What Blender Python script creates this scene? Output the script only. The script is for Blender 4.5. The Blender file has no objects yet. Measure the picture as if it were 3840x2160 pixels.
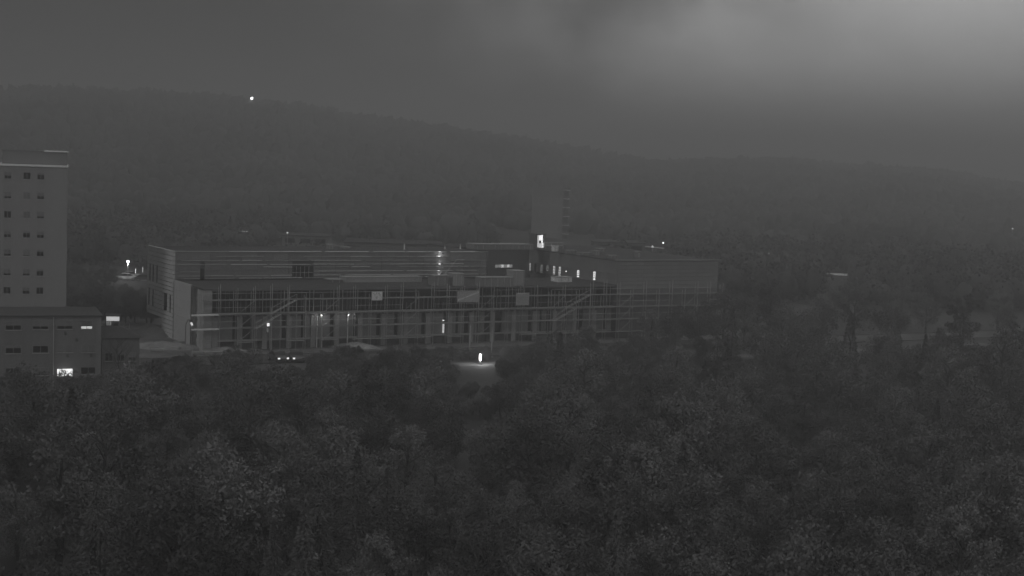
import bpy, math, random
import numpy as np
from mathutils import Vector

R = math.radians
rnd = random.Random(7)
sc = bpy.context.scene
col = sc.collection

# ------------------------------------------------------------------ camera
F4K = 5800.0; PITCH = R(4.86); ROLL = R(2.04); CAMZ = 28.79
cam_d = bpy.data.cameras.new('camera'); cam = bpy.data.objects.new('camera', cam_d); col.objects.link(cam)
cam_d.sensor_width = 36.0; cam_d.lens = 36.0 * F4K / 3840.0
cam_d.clip_start = 0.5; cam_d.clip_end = 9000
cam.location = (0, 0, CAMZ)
_c, _s = math.cos(PITCH), math.sin(PITCH)
fwd = Vector((0, _c, -_s)); up0 = Vector((0, _s, _c)); rt0 = Vector((1, 0, 0))
# the photograph leans clockwise: the camera is rolled counter-clockwise
upv = up0 * math.cos(ROLL) - rt0 * math.sin(ROLL)
rtv = rt0 * math.cos(ROLL) + up0 * math.sin(ROLL)
from mathutils import Matrix
M = Matrix((rtv, upv, -fwd)).transposed().to_4x4(); M.translation = cam.location
cam.matrix_world = M
sc.camera = cam

# ------------------------------------------------------------------ night sky
SUN_EL, SUN_AZ = R(24), R(233)          # weak moonlit / town glow from the left behind the camera
world = bpy.data.worlds.new('World'); sc.world = world; world.use_nodes = True
wn = world.node_tree; wn.nodes.clear()
def N(t, **k):
    n = wn.nodes.new(t)
    for a, b in k.items(): setattr(n, a, b)
    return n
L = wn.links.new
tc = N('ShaderNodeTexCoord')
sep = N('ShaderNodeSeparateXYZ'); L(tc.outputs['Generated'], sep.inputs[0])
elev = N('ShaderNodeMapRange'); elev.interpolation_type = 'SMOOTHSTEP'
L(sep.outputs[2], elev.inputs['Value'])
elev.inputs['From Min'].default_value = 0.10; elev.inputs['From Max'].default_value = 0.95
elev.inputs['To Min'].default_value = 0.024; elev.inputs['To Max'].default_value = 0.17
mp = N('ShaderNodeMapping'); mp.inputs['Scale'].default_value = (1.0, 1.0, 1.35); mp.inputs['Location'].default_value = (2.36, 0.0, 0.42)
L(tc.outputs['Generated'], mp.inputs['Vector'])
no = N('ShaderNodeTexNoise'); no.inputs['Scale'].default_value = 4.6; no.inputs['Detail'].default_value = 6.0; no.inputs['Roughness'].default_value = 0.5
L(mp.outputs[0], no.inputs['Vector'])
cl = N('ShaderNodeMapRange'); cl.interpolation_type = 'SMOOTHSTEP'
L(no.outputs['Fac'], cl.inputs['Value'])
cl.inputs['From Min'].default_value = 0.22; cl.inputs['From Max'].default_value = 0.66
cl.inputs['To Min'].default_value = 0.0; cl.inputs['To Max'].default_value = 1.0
# added cloud glow standing in for lens-drop flare; grows towards the right
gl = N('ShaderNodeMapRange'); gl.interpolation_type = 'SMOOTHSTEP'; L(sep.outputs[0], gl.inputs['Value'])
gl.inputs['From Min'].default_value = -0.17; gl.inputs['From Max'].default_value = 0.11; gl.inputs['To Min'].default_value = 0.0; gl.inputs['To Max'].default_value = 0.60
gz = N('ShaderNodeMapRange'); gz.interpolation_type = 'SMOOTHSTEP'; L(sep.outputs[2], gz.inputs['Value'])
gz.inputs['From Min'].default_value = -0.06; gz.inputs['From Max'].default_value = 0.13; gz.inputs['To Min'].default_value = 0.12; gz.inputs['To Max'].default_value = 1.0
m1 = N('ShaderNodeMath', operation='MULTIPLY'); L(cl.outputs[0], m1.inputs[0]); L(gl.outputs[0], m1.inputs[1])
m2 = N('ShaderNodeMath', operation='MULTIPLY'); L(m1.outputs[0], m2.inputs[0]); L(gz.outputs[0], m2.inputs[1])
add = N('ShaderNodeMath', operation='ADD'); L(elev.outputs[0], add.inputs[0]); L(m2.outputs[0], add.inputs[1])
sky = N('ShaderNodeTexSky', sky_type='NISHITA'); sky.sun_disc = False
sky.sun_elevation = SUN_EL; sky.sun_rotation = SUN_AZ
bw = N('ShaderNodeRGBToBW'); L(sky.outputs[0], bw.inputs[0])
skm = N('ShaderNodeMath', operation='MULTIPLY'); L(bw.outputs[0], skm.inputs[0]); skm.inputs[1].default_value = 0.004
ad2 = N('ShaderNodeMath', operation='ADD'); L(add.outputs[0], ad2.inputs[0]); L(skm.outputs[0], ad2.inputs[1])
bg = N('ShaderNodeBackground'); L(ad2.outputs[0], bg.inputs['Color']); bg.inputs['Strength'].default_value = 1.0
wo = N('ShaderNodeOutputWorld'); L(bg.outputs[0], wo.inputs['Surface'])

sun_d = bpy.data.lights.new('sun', 'SUN'); sun_d.energy = 0.60; sun_d.angle = R(12); sun_d.color = (1, 1, 1)
sun = bpy.data.objects.new('sun', sun_d); col.objects.link(sun)
sdir = Vector((math.sin(SUN_AZ) * math.cos(SUN_EL), math.cos(SUN_AZ) * math.cos(SUN_EL), math.sin(SUN_EL)))
sun.rotation_euler = sdir.to_track_quat('Z', 'Y').to_euler(); sun.location = (-60, -30, 80)

sc.view_settings.view_transform = 'Standard'; sc.view_settings.look = 'None'
sc.view_settings.exposure = 0.0; sc.view_settings.gamma = 1.0; sc.view_settings.use_curve_mapping = False
sc.cycles.use_denoising = True
sc.cycles.max_bounces = 4; sc.cycles.diffuse_bounces = 2; sc.cycles.glossy_bounces = 2; sc.cycles.volume_bounces = 0
sc.cycles.use_adaptive_sampling = True; sc.cycles.adaptive_threshold = 0.03
sc.cycles.sample_clamp_indirect = 2.0
sc.cycles.volume_step_rate = 4.0

# ------------------------------------------------------------------ pixel -> place (pixels of the 3840 x 2160 photograph)
def ray(u, v):
    xi, yi = (u - 1920) / F4K, (v - 1080) / F4K
    c, s = math.cos(ROLL), math.sin(ROLL)
    x = xi * c + yi * s; y = -(-xi * s + yi * c)
    return Vector((x, _c + y * _s, -_s + y * _c))
def on_z(u, v, z=0.0):
    r = ray(u, v); return r * ((z - CAMZ) / r.z) + Vector((0, 0, CAMZ))
def on_d(u, v, d):
    r = ray(u, v); return r * (d / r.y) + Vector((0, 0, CAMZ))
class Frame:
    def __init__(s, x, y, rot): s.o = Vector((x, y, 0)); s.r = rot; s.c, s.s = math.cos(rot), math.sin(rot)
    def loc(s, p): d = Vector(p) - s.o; return Vector((d.x * s.c + d.y * s.s, -d.x * s.s + d.y * s.c, d.z))
    def wor(s, p): return Vector((p[0] * s.c - p[1] * s.s, p[0] * s.s + p[1] * s.c, p[2])) + s.o
    def pl(s, u, v, x=None, y=None, z=None):
        o = s.loc((0, 0, CAMZ)); e = s.loc(ray(u, v) + Vector((0, 0, CAMZ))) - o
        k = (x - o.x) / e.x if x is not None else (y - o.y) / e.y if y is not None else (z - o.z) / e.z
        return o + e * k

# ------------------------------------------------------------------ materials (monochrome night camera)
MATS = {}
def mat(name, v, rough=0.8, metal=0.0, var=0.25, scale=1.5, bump=0.0, emit=None, spec=0.4, streak=False):
    if name in MATS: return MATS[name]
    m = bpy.data.materials.new(name); m.use_nodes = True; nt = m.node_tree
    b = nt.nodes['Principled BSDF']
    b.inputs['Roughness'].default_value = rough; b.inputs['Metallic'].default_value = metal
    b.inputs['Specular IOR Level'].default_value = spec
    t = nt.nodes.new('ShaderNodeTexCoord')
    n = nt.nodes.new('ShaderNodeTexNoise'); n.inputs['Scale'].default_value = scale; n.inputs['Detail'].default_value = 5
    n.inputs['Roughness'].default_value = 0.62
    src = t.outputs['Object']
    if streak:
        mpn = nt.nodes.new('ShaderNodeMapping'); mpn.inputs['Scale'].default_value = (1, 1, 0.12)
        nt.links.new(src, mpn.inputs[0]); src = mpn.outputs[0]
    nt.links.new(src, n.inputs['Vector'])
    mr = nt.nodes.new('ShaderNodeMapRange'); nt.links.new(n.outputs['Fac'], mr.inputs['Value'])
    mr.inputs['From Min'].default_value = 0.3; mr.inputs['From Max'].default_value = 0.7
    mr.inputs['To Min'].default_value = v * (1 - var); mr.inputs['To Max'].default_value = v * (1 + var)
    oi = nt.nodes.new('ShaderNodeObjectInfo')
    m2 = nt.nodes.new('ShaderNodeMapRange'); nt.links.new(oi.outputs['Random'], m2.inputs['Value'])
    vo = var * (0.95 if name.startswith('leaf') else 0.45)
    m2.inputs['To Min'].default_value = 1 - vo; m2.inputs['To Max'].default_value = 1 + vo
    mu = nt.nodes.new('ShaderNodeMath'); mu.operation = 'MULTIPLY'
    nt.links.new(mr.outputs[0], mu.inputs[0]); nt.links.new(m2.outputs[0], mu.inputs[1])
    nt.links.new(mu.outputs[0], b.inputs['Base Color'])
    if bump:
        bp = nt.nodes.new('ShaderNodeBump'); bp.inputs['Strength'].default_value = bump; bp.inputs['Distance'].default_value = 0.05
        nt.links.new(n.outputs['Fac'], bp.inputs['Height']); nt.links.new(bp.outputs[0], b.inputs['Normal'])
    if emit:
        b.inputs['Emission Color'].default_value = (1, 1, 1, 1); b.inputs['Emission Strength'].default_value = emit
    MATS[name] = m
    return m
mat('panel', 0.46, 0.7, var=0.10, scale=0.8, streak=True)
mat('smooth_panel', 0.40, 0.6, var=0.08, scale=0.5, streak=True)
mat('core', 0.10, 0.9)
mat('insulation', 0.17, 0.9, var=0.22, scale=0.7)
mat('concrete', 0.30, 0.85, var=0.25, scale=0.9, bump=0.2, streak=True)
mat('dark_concrete', 0.13, 0.9, var=0.3, scale=0.6, bump=0.2)
mat('pale_wall', 0.19, 0.85, var=0.18, scale=0.6, streak=True)
mat('render_wall', 0.22, 0.9, var=0.12, scale=0.35, streak=True)
mat('low_wall', 0.15, 0.9, var=0.22, scale=0.45, streak=True)
mat('roofing', 0.05, 0.9, var=0.4, scale=0.4)
mat('glass', 0.012, 0.18, var=0.1, spec=0.3)
mat('steel', 0.62, 0.28, metal=1.0, var=0.15, scale=3)
mat('dull_steel', 0.45, 0.5, metal=0.7, var=0.25, scale=2)
mat('dark_metal', 0.08, 0.5, metal=0.4)
mat('white_metal', 0.75, 0.5, var=0.08)
mat('wood_plank', 0.28, 0.85, var=0.3, scale=1.2)
mat('banner', 0.34, 0.8, var=0.08, scale=0.7)
mat('banner_pale', 0.72, 0.8, var=0.06)
mat('banner_dark', 0.26, 0.8, var=0.06)
mat('bark', 0.06, 0.95, var=0.35, scale=4, bump=0.6)
mat('leaf_a', 0.105, 0.8, var=0.45, scale=0.35)
mat('leaf_b', 0.09, 0.8, var=0.45, scale=0.3)
mat('leaf_c', 0.12, 0.8, var=0.45, scale=0.4)
mat('forest', 0.06, 0.95, var=0.55, scale=0.015)
mat('grass', 0.05, 0.95, var=0.5, scale=0.05, bump=0.6)
mat('soil', 0.11, 0.95, var=0.5, scale=0.25, bump=0.8)
mat('asphalt', 0.05, 0.55, var=0.3, scale=0.4)
mat('kerb_stone', 0.12, 0.85)
mat('paint', 0.3, 0.7)
mat('gravel', 0.22, 0.95, var=0.4, scale=0.7, bump=0.6)
mat('path_grit', 0.13, 0.95, var=0.4, scale=0.7, bump=0.6)
mat('car_paint', 0.10, 0.25, var=0.05, spec=0.6)
mat('car_paint_pale', 0.5, 0.25, var=0.05, spec=0.6)
mat('rubber', 0.02, 0.8)
mat('lit_window', 0.7, 0.8, emit=0.55)
mat('lit_bright', 0.7, 0.8, emit=1.3)
mat('lit_dim', 0.5, 0.8, emit=0.16)
mat('lamp', 0.8, 0.5, emit=14.0)
mat('lamp_soft', 0.8, 0.5, emit=1.2)
mat('tiny_lamp', 0.8, 0.5, emit=2.2)

# ------------------------------------------------------------------ helpers
def tag(o, label=None, cat=None, group=None, kind=None):
    if label: o['label'] = label
    if cat: o['category'] = cat
    if group: o['group'] = group
    if kind: o['kind'] = kind
    return o
def empty(name, loc, rz=0.0):
    o = bpy.data.objects.new(name, None); col.objects.link(o); o.location = loc; o.rotation_euler = (0, 0, rz)
    o.empty_display_size = 0.3
    return o
class MB:
    def __init__(s): s.v = []; s.f = []
    def box(s, x0, x1, y0, y1, z0, z1):
        b = len(s.v)
        s.v += [(x0, y0, z0), (x1, y0, z0), (x1, y1, z0), (x0, y1, z0), (x0, y0, z1), (x1, y0, z1), (x1, y1, z1), (x0, y1, z1)]
        s.f += [tuple(b + i for i in q) for q in ((0, 3, 2, 1), (4, 5, 6, 7), (0, 1, 5, 4), (1, 2, 6, 5), (2, 3, 7, 6), (3, 0, 4, 7))]
        return s
    def tube(s, p0, p1, r0, r1=None, n=7, caps=True):
        r1 = r0 if r1 is None else r1
        p0, p1 = Vector(p0), Vector(p1); d = (p1 - p0).normalized()
        a = d.orthogonal().normalized(); c = d.cross(a); b = len(s.v)
        for p, r in ((p0, r0), (p1, r1)):
            for i in range(n):
                t = 2 * math.pi * i / n; q = p + a * (r * math.cos(t)) + c * (r * math.sin(t)); s.v.append(tuple(q))
        for i in range(n):
            j = (i + 1) % n; s.f.append((b + i, b + j, b + n + j, b + n + i))
        if caps: s.f.append(tuple(b + i for i in range(n))[::-1]); s.f.append(tuple(b + n + i for i in range(n)))
        return s
    def prism(s, poly, y0, y1):          # polygon in x,z extruded along y
        b = len(s.v); n = len(poly)
        s.v += [(x, y0, z) for x, z in poly] + [(x, y1, z) for x, z in poly]
        s.f.append(tuple(b + i for i in range(n))); s.f.append(tuple(b + n + i for i in range(n))[::-1])
        for i in range(n):
            j = (i + 1) % n; s.f.append((b + j, b + i, b + n + i, b + n + j))
        return s
    def ball(s, c, r, nu=8, nv=5, sz=1.0):
        b = len(s.v)
        for j in range(nv + 1):
            a = math.pi * j / nv
            for i in range(nu):
                t = 2 * math.pi * i / nu
                s.v.append((c[0] + r * math.sin(a) * math.cos(t), c[1] + r * math.sin(a) * math.sin(t), c[2] + sz * r * math.cos(a)))
        for j in range(nv):
            for i in range(nu):
                k = (i + 1) % nu; s.f.append((b + j * nu + i, b + (j + 1) * nu + i, b + (j + 1) * nu + k, b + j * nu + k))
        return s
    def mesh(s, name, m, smooth=False):
        me = bpy.data.meshes.new(name); me.from_pydata(s.v, [], s.f); me.update()
        if m: me.materials.append(MATS[m])
        if smooth: me.polygons.foreach_set('use_smooth', [True] * len(me.polygons))
        return me
    def build(s, name, m, parent=None, smooth=False):
        o = bpy.data.objects.new(name, s.mesh(name, m, smooth)); col.objects.link(o)
        if parent: o.parent = parent
        return o
_unit = {}
def piece(name, parent, x0, x1, y0, y1, z0, z1, m, rot=None):
    """a box-shaped piece that shares its mesh with all alike pieces; edges slightly chamfered"""
    if m not in _unit:
        k = MB(); e = 0.5
        k.box(-e, e, -e, e, -e, e); _unit[m] = k.mesh('piece_' + m, m)
    o = bpy.data.objects.new(name, _unit[m]); col.objects.link(o)
    o.location = ((x0 + x1) / 2, (y0 + y1) / 2, (z0 + z1) / 2); o.scale = (abs(x1 - x0), abs(y1 - y0), abs(z1 - z0))
    if rot: o.rotation_euler = rot
    if parent: o.parent = parent
    return o
_rod = {}
def rod(name, parent, p0, p1, r, m, n=8):
    if m not in _rod:
        _rod[m] = MB().tube((0, 0, -0.5), (0, 0, 0.5), 1.0, n=n).mesh('rod_' + m, m, False)
    o = bpy.data.objects.new(name, _rod[m]); col.objects.link(o)
    p0, p1 = Vector(p0), Vector(p1); d = p1 - p0
    o.location = (p0 + p1) / 2; o.scale = (r, r, d.length); o.rotation_euler = d.to_track_quat('Z', 'Y').to_euler()
    if parent: o.parent = parent
    return o
def point(name, loc, power, size=0.15, parent=None):
    d = bpy.data.lights.new(name, 'POINT'); d.energy = power; d.shadow_soft_size = size
    o = bpy.data.objects.new(name, d); col.objects.link(o); o.location = loc
    if parent: o.parent = parent
    return o
def copy_tree(o, parent=None):
    c = o.copy(); col.objects.link(c); c.parent = parent
    for ch in o.children: copy_tree(ch, c)
    return c

# ------------------------------------------------------------------ ground and hills
CREST = [(-2500, 440), (-900, 380), (0, 345), (95, 340), (145, 331), (290, 336), (600, 352), (1020, 381), (1240, 411), (1290, 436), (1460, 456), (1650, 481),
         (1860, 516), (2070, 551), (2300, 590), (2430, 612), (2560, 610), (2740, 604), (2900, 602), (3040, 608), (3070, 619), (3200, 629),
         (3440, 640), (3500, 646), (3600, 656), (3680, 674), (3800, 689), (4600, 700), (6500, 690)]
az_t, zc_t, dc_t = [], [], []
for u, v in CREST:
    dist = 1000 + 420 * min(max((u + 200) / 4000.0, 0), 1.2)
    r = ray(u, v); h = math.hypot(r.x, r.y)
    az_t.append(math.atan2(r.x, r.y)); zc_t.append(CAMZ + r.z / h * dist); dc_t.append(dist)
az_t, zc_t, dc_t = map(np.array, (az_t, zc_t, dc_t))
TREE_H = 9.0
def ground_z(x, y):
    x = np.asarray(x, float); y = np.asarray(y, float)
    az = np.arctan2(x, y); d = np.hypot(x, y)
    dc = np.interp(az, az_t, dc_t); zc = np.interp(az, az_t, zc_t) - TREE_H
    t = np.clip((d - 430) / (dc - 430), 0, 1); t = t * t * (3 - 2 * t) * 0.75 + 0.25 * t
    z = zc * t
    back = np.clip((d - dc) / 900, 0, 1); z = z * (1 - 0.5 * back)
    fr = np.clip((math.pi * 0.62 - np.abs(az)) / 0.6, 0, 1)
    z = z * fr
    z = z + np.clip((d - 480) / 300, 0, 1) * 1.6 * (np.sin(x * 0.013 + 1.1) * np.cos(y * 0.011) + 0.6 * np.sin(x * 0.031 + y * 0.027))
    return z
NA = 300
radii = np.concatenate([[0.0], np.linspace(30, 420, 14), np.geomspace(450, 3000, 46)])
vv = []; ff = []
for i, r_ in enumerate(radii):
    a = np.linspace(-math.pi, math.pi, NA, endpoint=False)
    X, Y = r_ * np.sin(a), r_ * np.cos(a); Z = ground_z(X, Y)
    vv += list(zip(X.tolist(), Y.tolist(), Z.tolist()))
for i in range(len(radii) - 1):
    for j in range(NA):
        k = (j + 1) % NA; ff.append((i * NA + j, i * NA + k, (i + 1) * NA + k, (i + 1) * NA + j))
g = MB(); g.v = vv; g.f = ff
tag(g.build('ground', 'grass', None, True), kind='structure')

# forest on the hillside: nobody could count it
def icos():
    t = (1 + 5 ** 0.5) / 2
    v = np.array([(-1, t, 0), (1, t, 0), (-1, -t, 0), (1, -t, 0), (0, -1, t), (0, 1, t), (0, -1, -t), (0, 1, -t), (t, 0, -1), (t, 0, 1), (-t, 0, -1), (-t, 0, 1)], float)
    v /= np.linalg.norm(v[0])
    f = [(0, 11, 5), (0, 5, 1), (0, 1, 7), (0, 7, 10), (0, 10, 11), (1, 5, 9), (5, 11, 4), (11, 10, 2), (10, 7, 6), (7, 1, 8), (3, 9, 4), (3, 4, 2), (3, 2, 6), (3, 6, 8), (3, 8, 9), (4, 9, 5), (2, 4, 11), (6, 2, 10), (8, 6, 7), (9, 8, 1)]
    return v, np.array(f)
def sub(v, f):
    v = list(map(tuple, v)); cache = {}; out = []
    def mid(a, b):
        k = (min(a, b), max(a, b))
        if k not in cache:
            p = (np.array(v[a]) + np.array(v[b])) / 2; p /= np.linalg.norm(p); v.append(tuple(p)); cache[k] = len(v) - 1
        return cache[k]
    for a, b, c in f:
        x, y, z = mid(a, b), mid(b, c), mid(c, a); out += [(a, x, z), (b, y, x), (c, z, y), (x, y, z)]
    return np.array(v), np.array(out)
def scatter_blobs(name, pts, sizes, base, seed, m, tall=1.0):
    g_ = np.random.default_rng(seed); bv, bf = base
    n = len(pts); nv = len(bv)
    jit = 1 + g_.normal(0, 0.16, (n, nv)); ang = g_.uniform(0, 6.28, n)
    V = np.repeat(bv[None], n, 0) * jit[..., None]
    ca, sa = np.cos(ang)[:, None], np.sin(ang)[:, None]
    x = V[..., 0] * ca - V[..., 1] * sa; y = V[..., 0] * sa + V[..., 1] * ca
    V = np.stack([x * sizes[:, 0:1], y * sizes[:, 0:1], V[..., 2] * sizes[:, 1:2]], -1) + pts[:, None, :]
    Fc = (bf[None] + (np.arange(n) * nv)[:, None, None]).reshape(-1, 3)
    me = bpy.data.meshes.new(name); me.vertices.add(n * nv); me.vertices.foreach_set('co', V.reshape(-1).astype(np.float32))
    me.loops.add(len(Fc) * 3); me.loops.foreach_set('vertex_index', Fc.reshape(-1).astype(np.int32))
    me.polygons.add(len(Fc)); me.polygons.foreach_set('loop_start', (np.arange(len(Fc)) * 3).astype(np.int32))
    me.update(calc_edges=True); me.validate(); me.materials.append(MATS[m])
    o = bpy.data.objects.new(name, me); col.objects.link(o); return o
gen = np.random.default_rng(3)
def forest_pts(n, dmin, dmax, a0, a1, keep):
    az = gen.uniform(R(a0), R(a1), n); d = np.sqrt(gen.uniform(dmin ** 2, dmax ** 2, n))
    x, y = d * np.sin(az), d * np.cos(az)
    k = keep(x, y, d, az); x, y = x[k], y[k]
    return x, y
def not_site(x, y, d, az):           # clear ground round the streets and houses behind the site
    cl_ = (np.sin(x * 0.035 + 2.0) * np.cos(y * 0.021 + 0.7) + 0.5 * np.sin(x * 0.011 - y * 0.017))
    return (d > 470) | (cl_ > -0.1)
x, y = forest_pts(9000, 330, 720, -34, 34, not_site)
keep = ~((np.abs(x / y - .024) < .035) & (y < 545)) & ~((np.abs(x / y - .21) < .011) & (y < 425)) & ~((np.abs(x / y - .095) < .02) & (y < 412)); x, y = x[keep], y[keep]
s_ = gen.uniform(2.0, 4.2, len(x)); h_ = gen.uniform(2.6, 5.6, len(x))
near = np.hypot(x, y) < 480
o = scatter_blobs('woodland', np.stack([x, y, ground_z(x, y) + h_ * 0.8], 1), np.stack([s_, h_], 1) * np.where(near, .62, 1.0)[:, None], sub(*icos()), 5, 'forest')
def leaf_cloud(name, xs_, ys_, rs, hs, per, leaf, m, seed):
    g_ = np.random.default_rng(seed); n = len(xs_)
    D = g_.normal(0, 1, (n, per, 3)); D /= np.linalg.norm(D, axis=2)[..., None]
    D *= g_.uniform(.45, 1.12, (n, per, 1)) ** .5
    P = D * np.stack([rs, rs, hs], 1)[:, None, :] + np.stack([xs_, ys_, ground_z(xs_, ys_) + hs * .85], 1)[:, None, :]
    P = P.reshape(-1, 3); k_ = len(P)
    A = g_.normal(0, 1, (k_, 3)); A /= np.linalg.norm(A, axis=1)[:, None]
    C = np.cross(A, g_.normal(0, 1, (k_, 3))); C /= np.linalg.norm(C, axis=1)[:, None]
    l_ = leaf * g_.uniform(.6, 1.4, (k_, 1))
    V = np.stack([P - A * l_ * .5, P + C * l_ * .35, P + A * l_ * .5, P - C * l_ * .35], 1).reshape(-1, 3)
    me = bpy.data.meshes.new(name); me.vertices.add(len(V)); me.vertices.foreach_set('co', V.reshape(-1).astype(np.float32))
    me.loops.add(4 * k_); me.loops.foreach_set('vertex_index', np.arange(4 * k_, dtype=np.int32))
    me.polygons.add(k_); me.polygons.foreach_set('loop_start', (np.arange(k_) * 4).astype(np.int32)); me.update(calc_edges=True); me.materials.append(MATS[m])
    q_ = bpy.data.objects.new(name, me); col.objects.link(q_); return q_
fol = leaf_cloud('woodland_foliage', x[near], y[near], s_[near], h_[near], 130, .75, 'forest', 8)
tag(fol, 'leafy crowns of the near woodland behind the building site', 'woodland', kind='stuff')
tag(o, 'dark woodland on the lower slope behind the building site', 'woodland', kind='stuff')
x, y = forest_pts(30000, 700, 1650, -34, 34, lambda x, y, d, az: d < np.interp(az, az_t, dc_t) + 90)
s_ = gen.uniform(2.6, 5.2, len(x)); h_ = gen.uniform(4.0, 7.8, len(x))
o = scatter_blobs('forest', np.stack([x, y, ground_z(x, y) + h_ * 0.7], 1), np.stack([s_, h_], 1), icos(), 6, 'forest')
tag(o, 'distant dark forest covering the long hill up to its ridge', 'forest', kind='stuff')

# ------------------------------------------------------------------ the building under construction
X0, Y0, BR = -43.11, 215.87, R(90 - 60.69)
B = Frame(X0, Y0, BR)
T1, T3, H, HL, SE = 14.66, 28.3, 12.92, 8.8, 68.7     # tall bar plane, back, heights, right wing wall
TOPS = 52.8
bld = empty('unfinished_building', (X0, Y0, 0), BR)
tag(bld, 'long unfinished building with pale gable, railed upper wall and scaffolded lower wing', 'building')
def bpart(n, x0, x1, y0, y1, z0, z1, m): return piece(n, bld, x0, x1, y0, y1, z0, z1, m)
# structural cores
bpart('tall_core', 0.25, TOPS, T1 + 0.25, T3, 2.75, H - 0.25, 'core')
bpart('base_core', 0.25, TOPS, T1 + 0.25, 20.35, 0, 2.75, 'core')
bpart('low_core', 0.25, SE + 0.3, 1.5, T1 - 0.55, 0, HL - 0.32, 'dark_concrete')
bpart('low_roof', 0.05, SE + 0.3, 0.35, T1 - 0.55, HL - 0.32, HL - 0.10, 'roofing')
bpart('tall_roof', 0.06, TOPS, T1 + 0.12, T3 + 0.1, H - 0.25, H - 0.03, 'roofing')
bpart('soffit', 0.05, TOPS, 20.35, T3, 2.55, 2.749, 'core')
bpart('court_wall', TOPS, SE + 0.3, T3 + 0.2, T3 + 9, 0, H - 0.25, 'dark_concrete')
bpart('court_roof', TOPS + 0.01, SE + 0.3, T3 - 0.1, T3 + 9.2, H - 0.25, H - 0.05, 'roofing')
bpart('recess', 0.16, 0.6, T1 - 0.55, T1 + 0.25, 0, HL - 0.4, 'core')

# gable: courses of long cladding panels round slot windows
gable_win = [(26.5, 27.4, 7.62, 10.2), (24.85, 25.7, 7.62, 10.2), (22.75, 23.65, 7.62, 10.2),
             (26.9, 27.75, 3.78, 6.42), (24.75, 25.55, 3.78, 6.42), (17.6, 19.5, 3.78, 6.42), (15.65, 16.4, 3.78, 6.42)]
def cut(segs, a, b):
    out = []
    for p, q in segs:
        if b <= p or a >= q: out.append((p, q)); continue
        if a > p: out.append((p, a))
        if b < q: out.append((b, q))
    return out
bands = [0.0, 0.62, 1.24, 1.88, 2.55, 3.16, 3.78, 4.44, 5.1, 5.76, 6.42, 7.02, 7.62, 8.265, 8.91, 9.555, 10.2, 10.88, 11.56, 12.24, H]
for i in range(len(bands) - 1):
    z0, z1 = bands[i], bands[i + 1]
    segs = [(T1 - 0.02, T3 if z0 >= 2.5 else 20.35)]
    for a, b, c, d in gable_win:
        if c < z1 - 0.05 and d > z0 + 0.05: segs = cut(segs, a, b)
    for p, q in segs:
        x = p; first = True
        while x < q - 0.05:
            w = rnd.uniform(2.6, 4.4); e = q if q - x - w < 1.2 else x + w
            dx = rnd.uniform(-0.022, 0.022)
            bpart('cladding_panel', dx, 0.25, x + 0.006, e - 0.006, z0 + 0.045, z1 - 0.045, 'panel'); x = e
for a, b, c, d in gable_win:
    w = piece('window', bld, 0.17, 0.26, a + 0.02, b - 0.02, c + 0.03, d - 0.03, 'glass')
    for q in (a + 0.03, b - 0.03):
        bpart('window_jamb', 0.08, 0.2, q - 0.025, q + 0.025, c + 0.02, d - 0.02, 'dark_metal')
    bpart('window_transom', 0.10, 0.2, a + 0.06, b - 0.06, c + 0.78, c + 0.84, 'dark_metal')
bpart('gable_coping', -0.10, 0.42, T1 - 0.06, T3 + 0.06, H + 0.002, H + 0.09, 'smooth_panel')
# lower gable: smooth panels
y_edges = [6.15, 8.9, 11.6, T1 - 0.56]
z_edges = [0.05, 1.25, 2.45, 3.7, 4.95, 6.2, 7.45, HL]
for i in range(len(z_edges) - 1):
    for j in range(3):
        bpart('facade_panel', rnd.uniform(-0.006, 0.006), 0.25, y_edges[j] + 0.008, y_edges[j + 1] - 0.008, z_edges[i] + 0.01, z_edges[i + 1] - 0.01, 'smooth_panel')
bpart('plinth', -0.25, 0.2, 5.9, T1 + 5.6, -0.05, 0.05, 'concrete')
# glazed strip with shiny fins, then the raw corner pier
bpart('strip_glass', 0.12, 0.25, 2.95, 6.14, 0.1, HL - 0.12, 'glass')
for k in range(5):
    t = 3.25 + k * 0.62
    rod('fin', bld, (-0.06, t, 0.15), (-0.06, t, HL - 0.2), 0.075, 'steel')
    for q in range(1, 6): bpart('fin_clamp', -0.03, 0.11, t - 0.11, t + 0.11, q * 1.42 - 0.07, q * 1.42 + 0.07, 'dull_steel')
zz = 0.0
while zz < HL - 0.35:
    hh = rnd.uniform(0.28, 0.62)
    bpart('pier_block', rnd.uniform(-0.10, 0.02), 1.2, rnd.uniform(-0.05, 0.04), 2.93, zz + 0.012, min(zz + hh, HL - 0.33) - 0.012, 'concrete'); zz += hh
# tall wall seen over the low roof: insulation boards with horizontal rails
sx = 0.26
edges = [0.26]
while edges[-1] < TOPS - 2.6: edges.append(edges[-1] + rnd.choice((2.4, 2.5, 2.5, 3.0)))
edges.append(TOPS)
wall_win = [(18.7, 22.2, 8.95, 10.7), (4.1, 4.75, HL - 0.1, 10.4)]
for i in range(len(edges) - 1):
    for j in range(3):
        z0 = HL + j * 1.37; z1 = HL + (j + 1) * 1.37
        bad = any(a < edges[i + 1] - 0.02 and b > edges[i] + 0.02 and c < z1 and d > z0 for a, b, c, d in wall_win)
        if bad:
            segs = [(edges[i], edges[i + 1])]
            for a, b, c, d in wall_win:
                if c < z1 and d > z0: segs = cut(segs, a, b)
        else: segs = [(edges[i], edges[i + 1])]
        for p, q in segs:
            if q - p > 0.06: bpart('insulation_board', p + 0.012, q - 0.012, T1 + rnd.uniform(-0.01, 0.012), T1 + 0.25, z0 + 0.012, z1 - 0.012, 'insulation')
for a, b, c, d in wall_win:
    bpart('window', a + 0.03, b - 0.03, T1 + 0.16, T1 + 0.249, c, d, 'glass')
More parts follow.
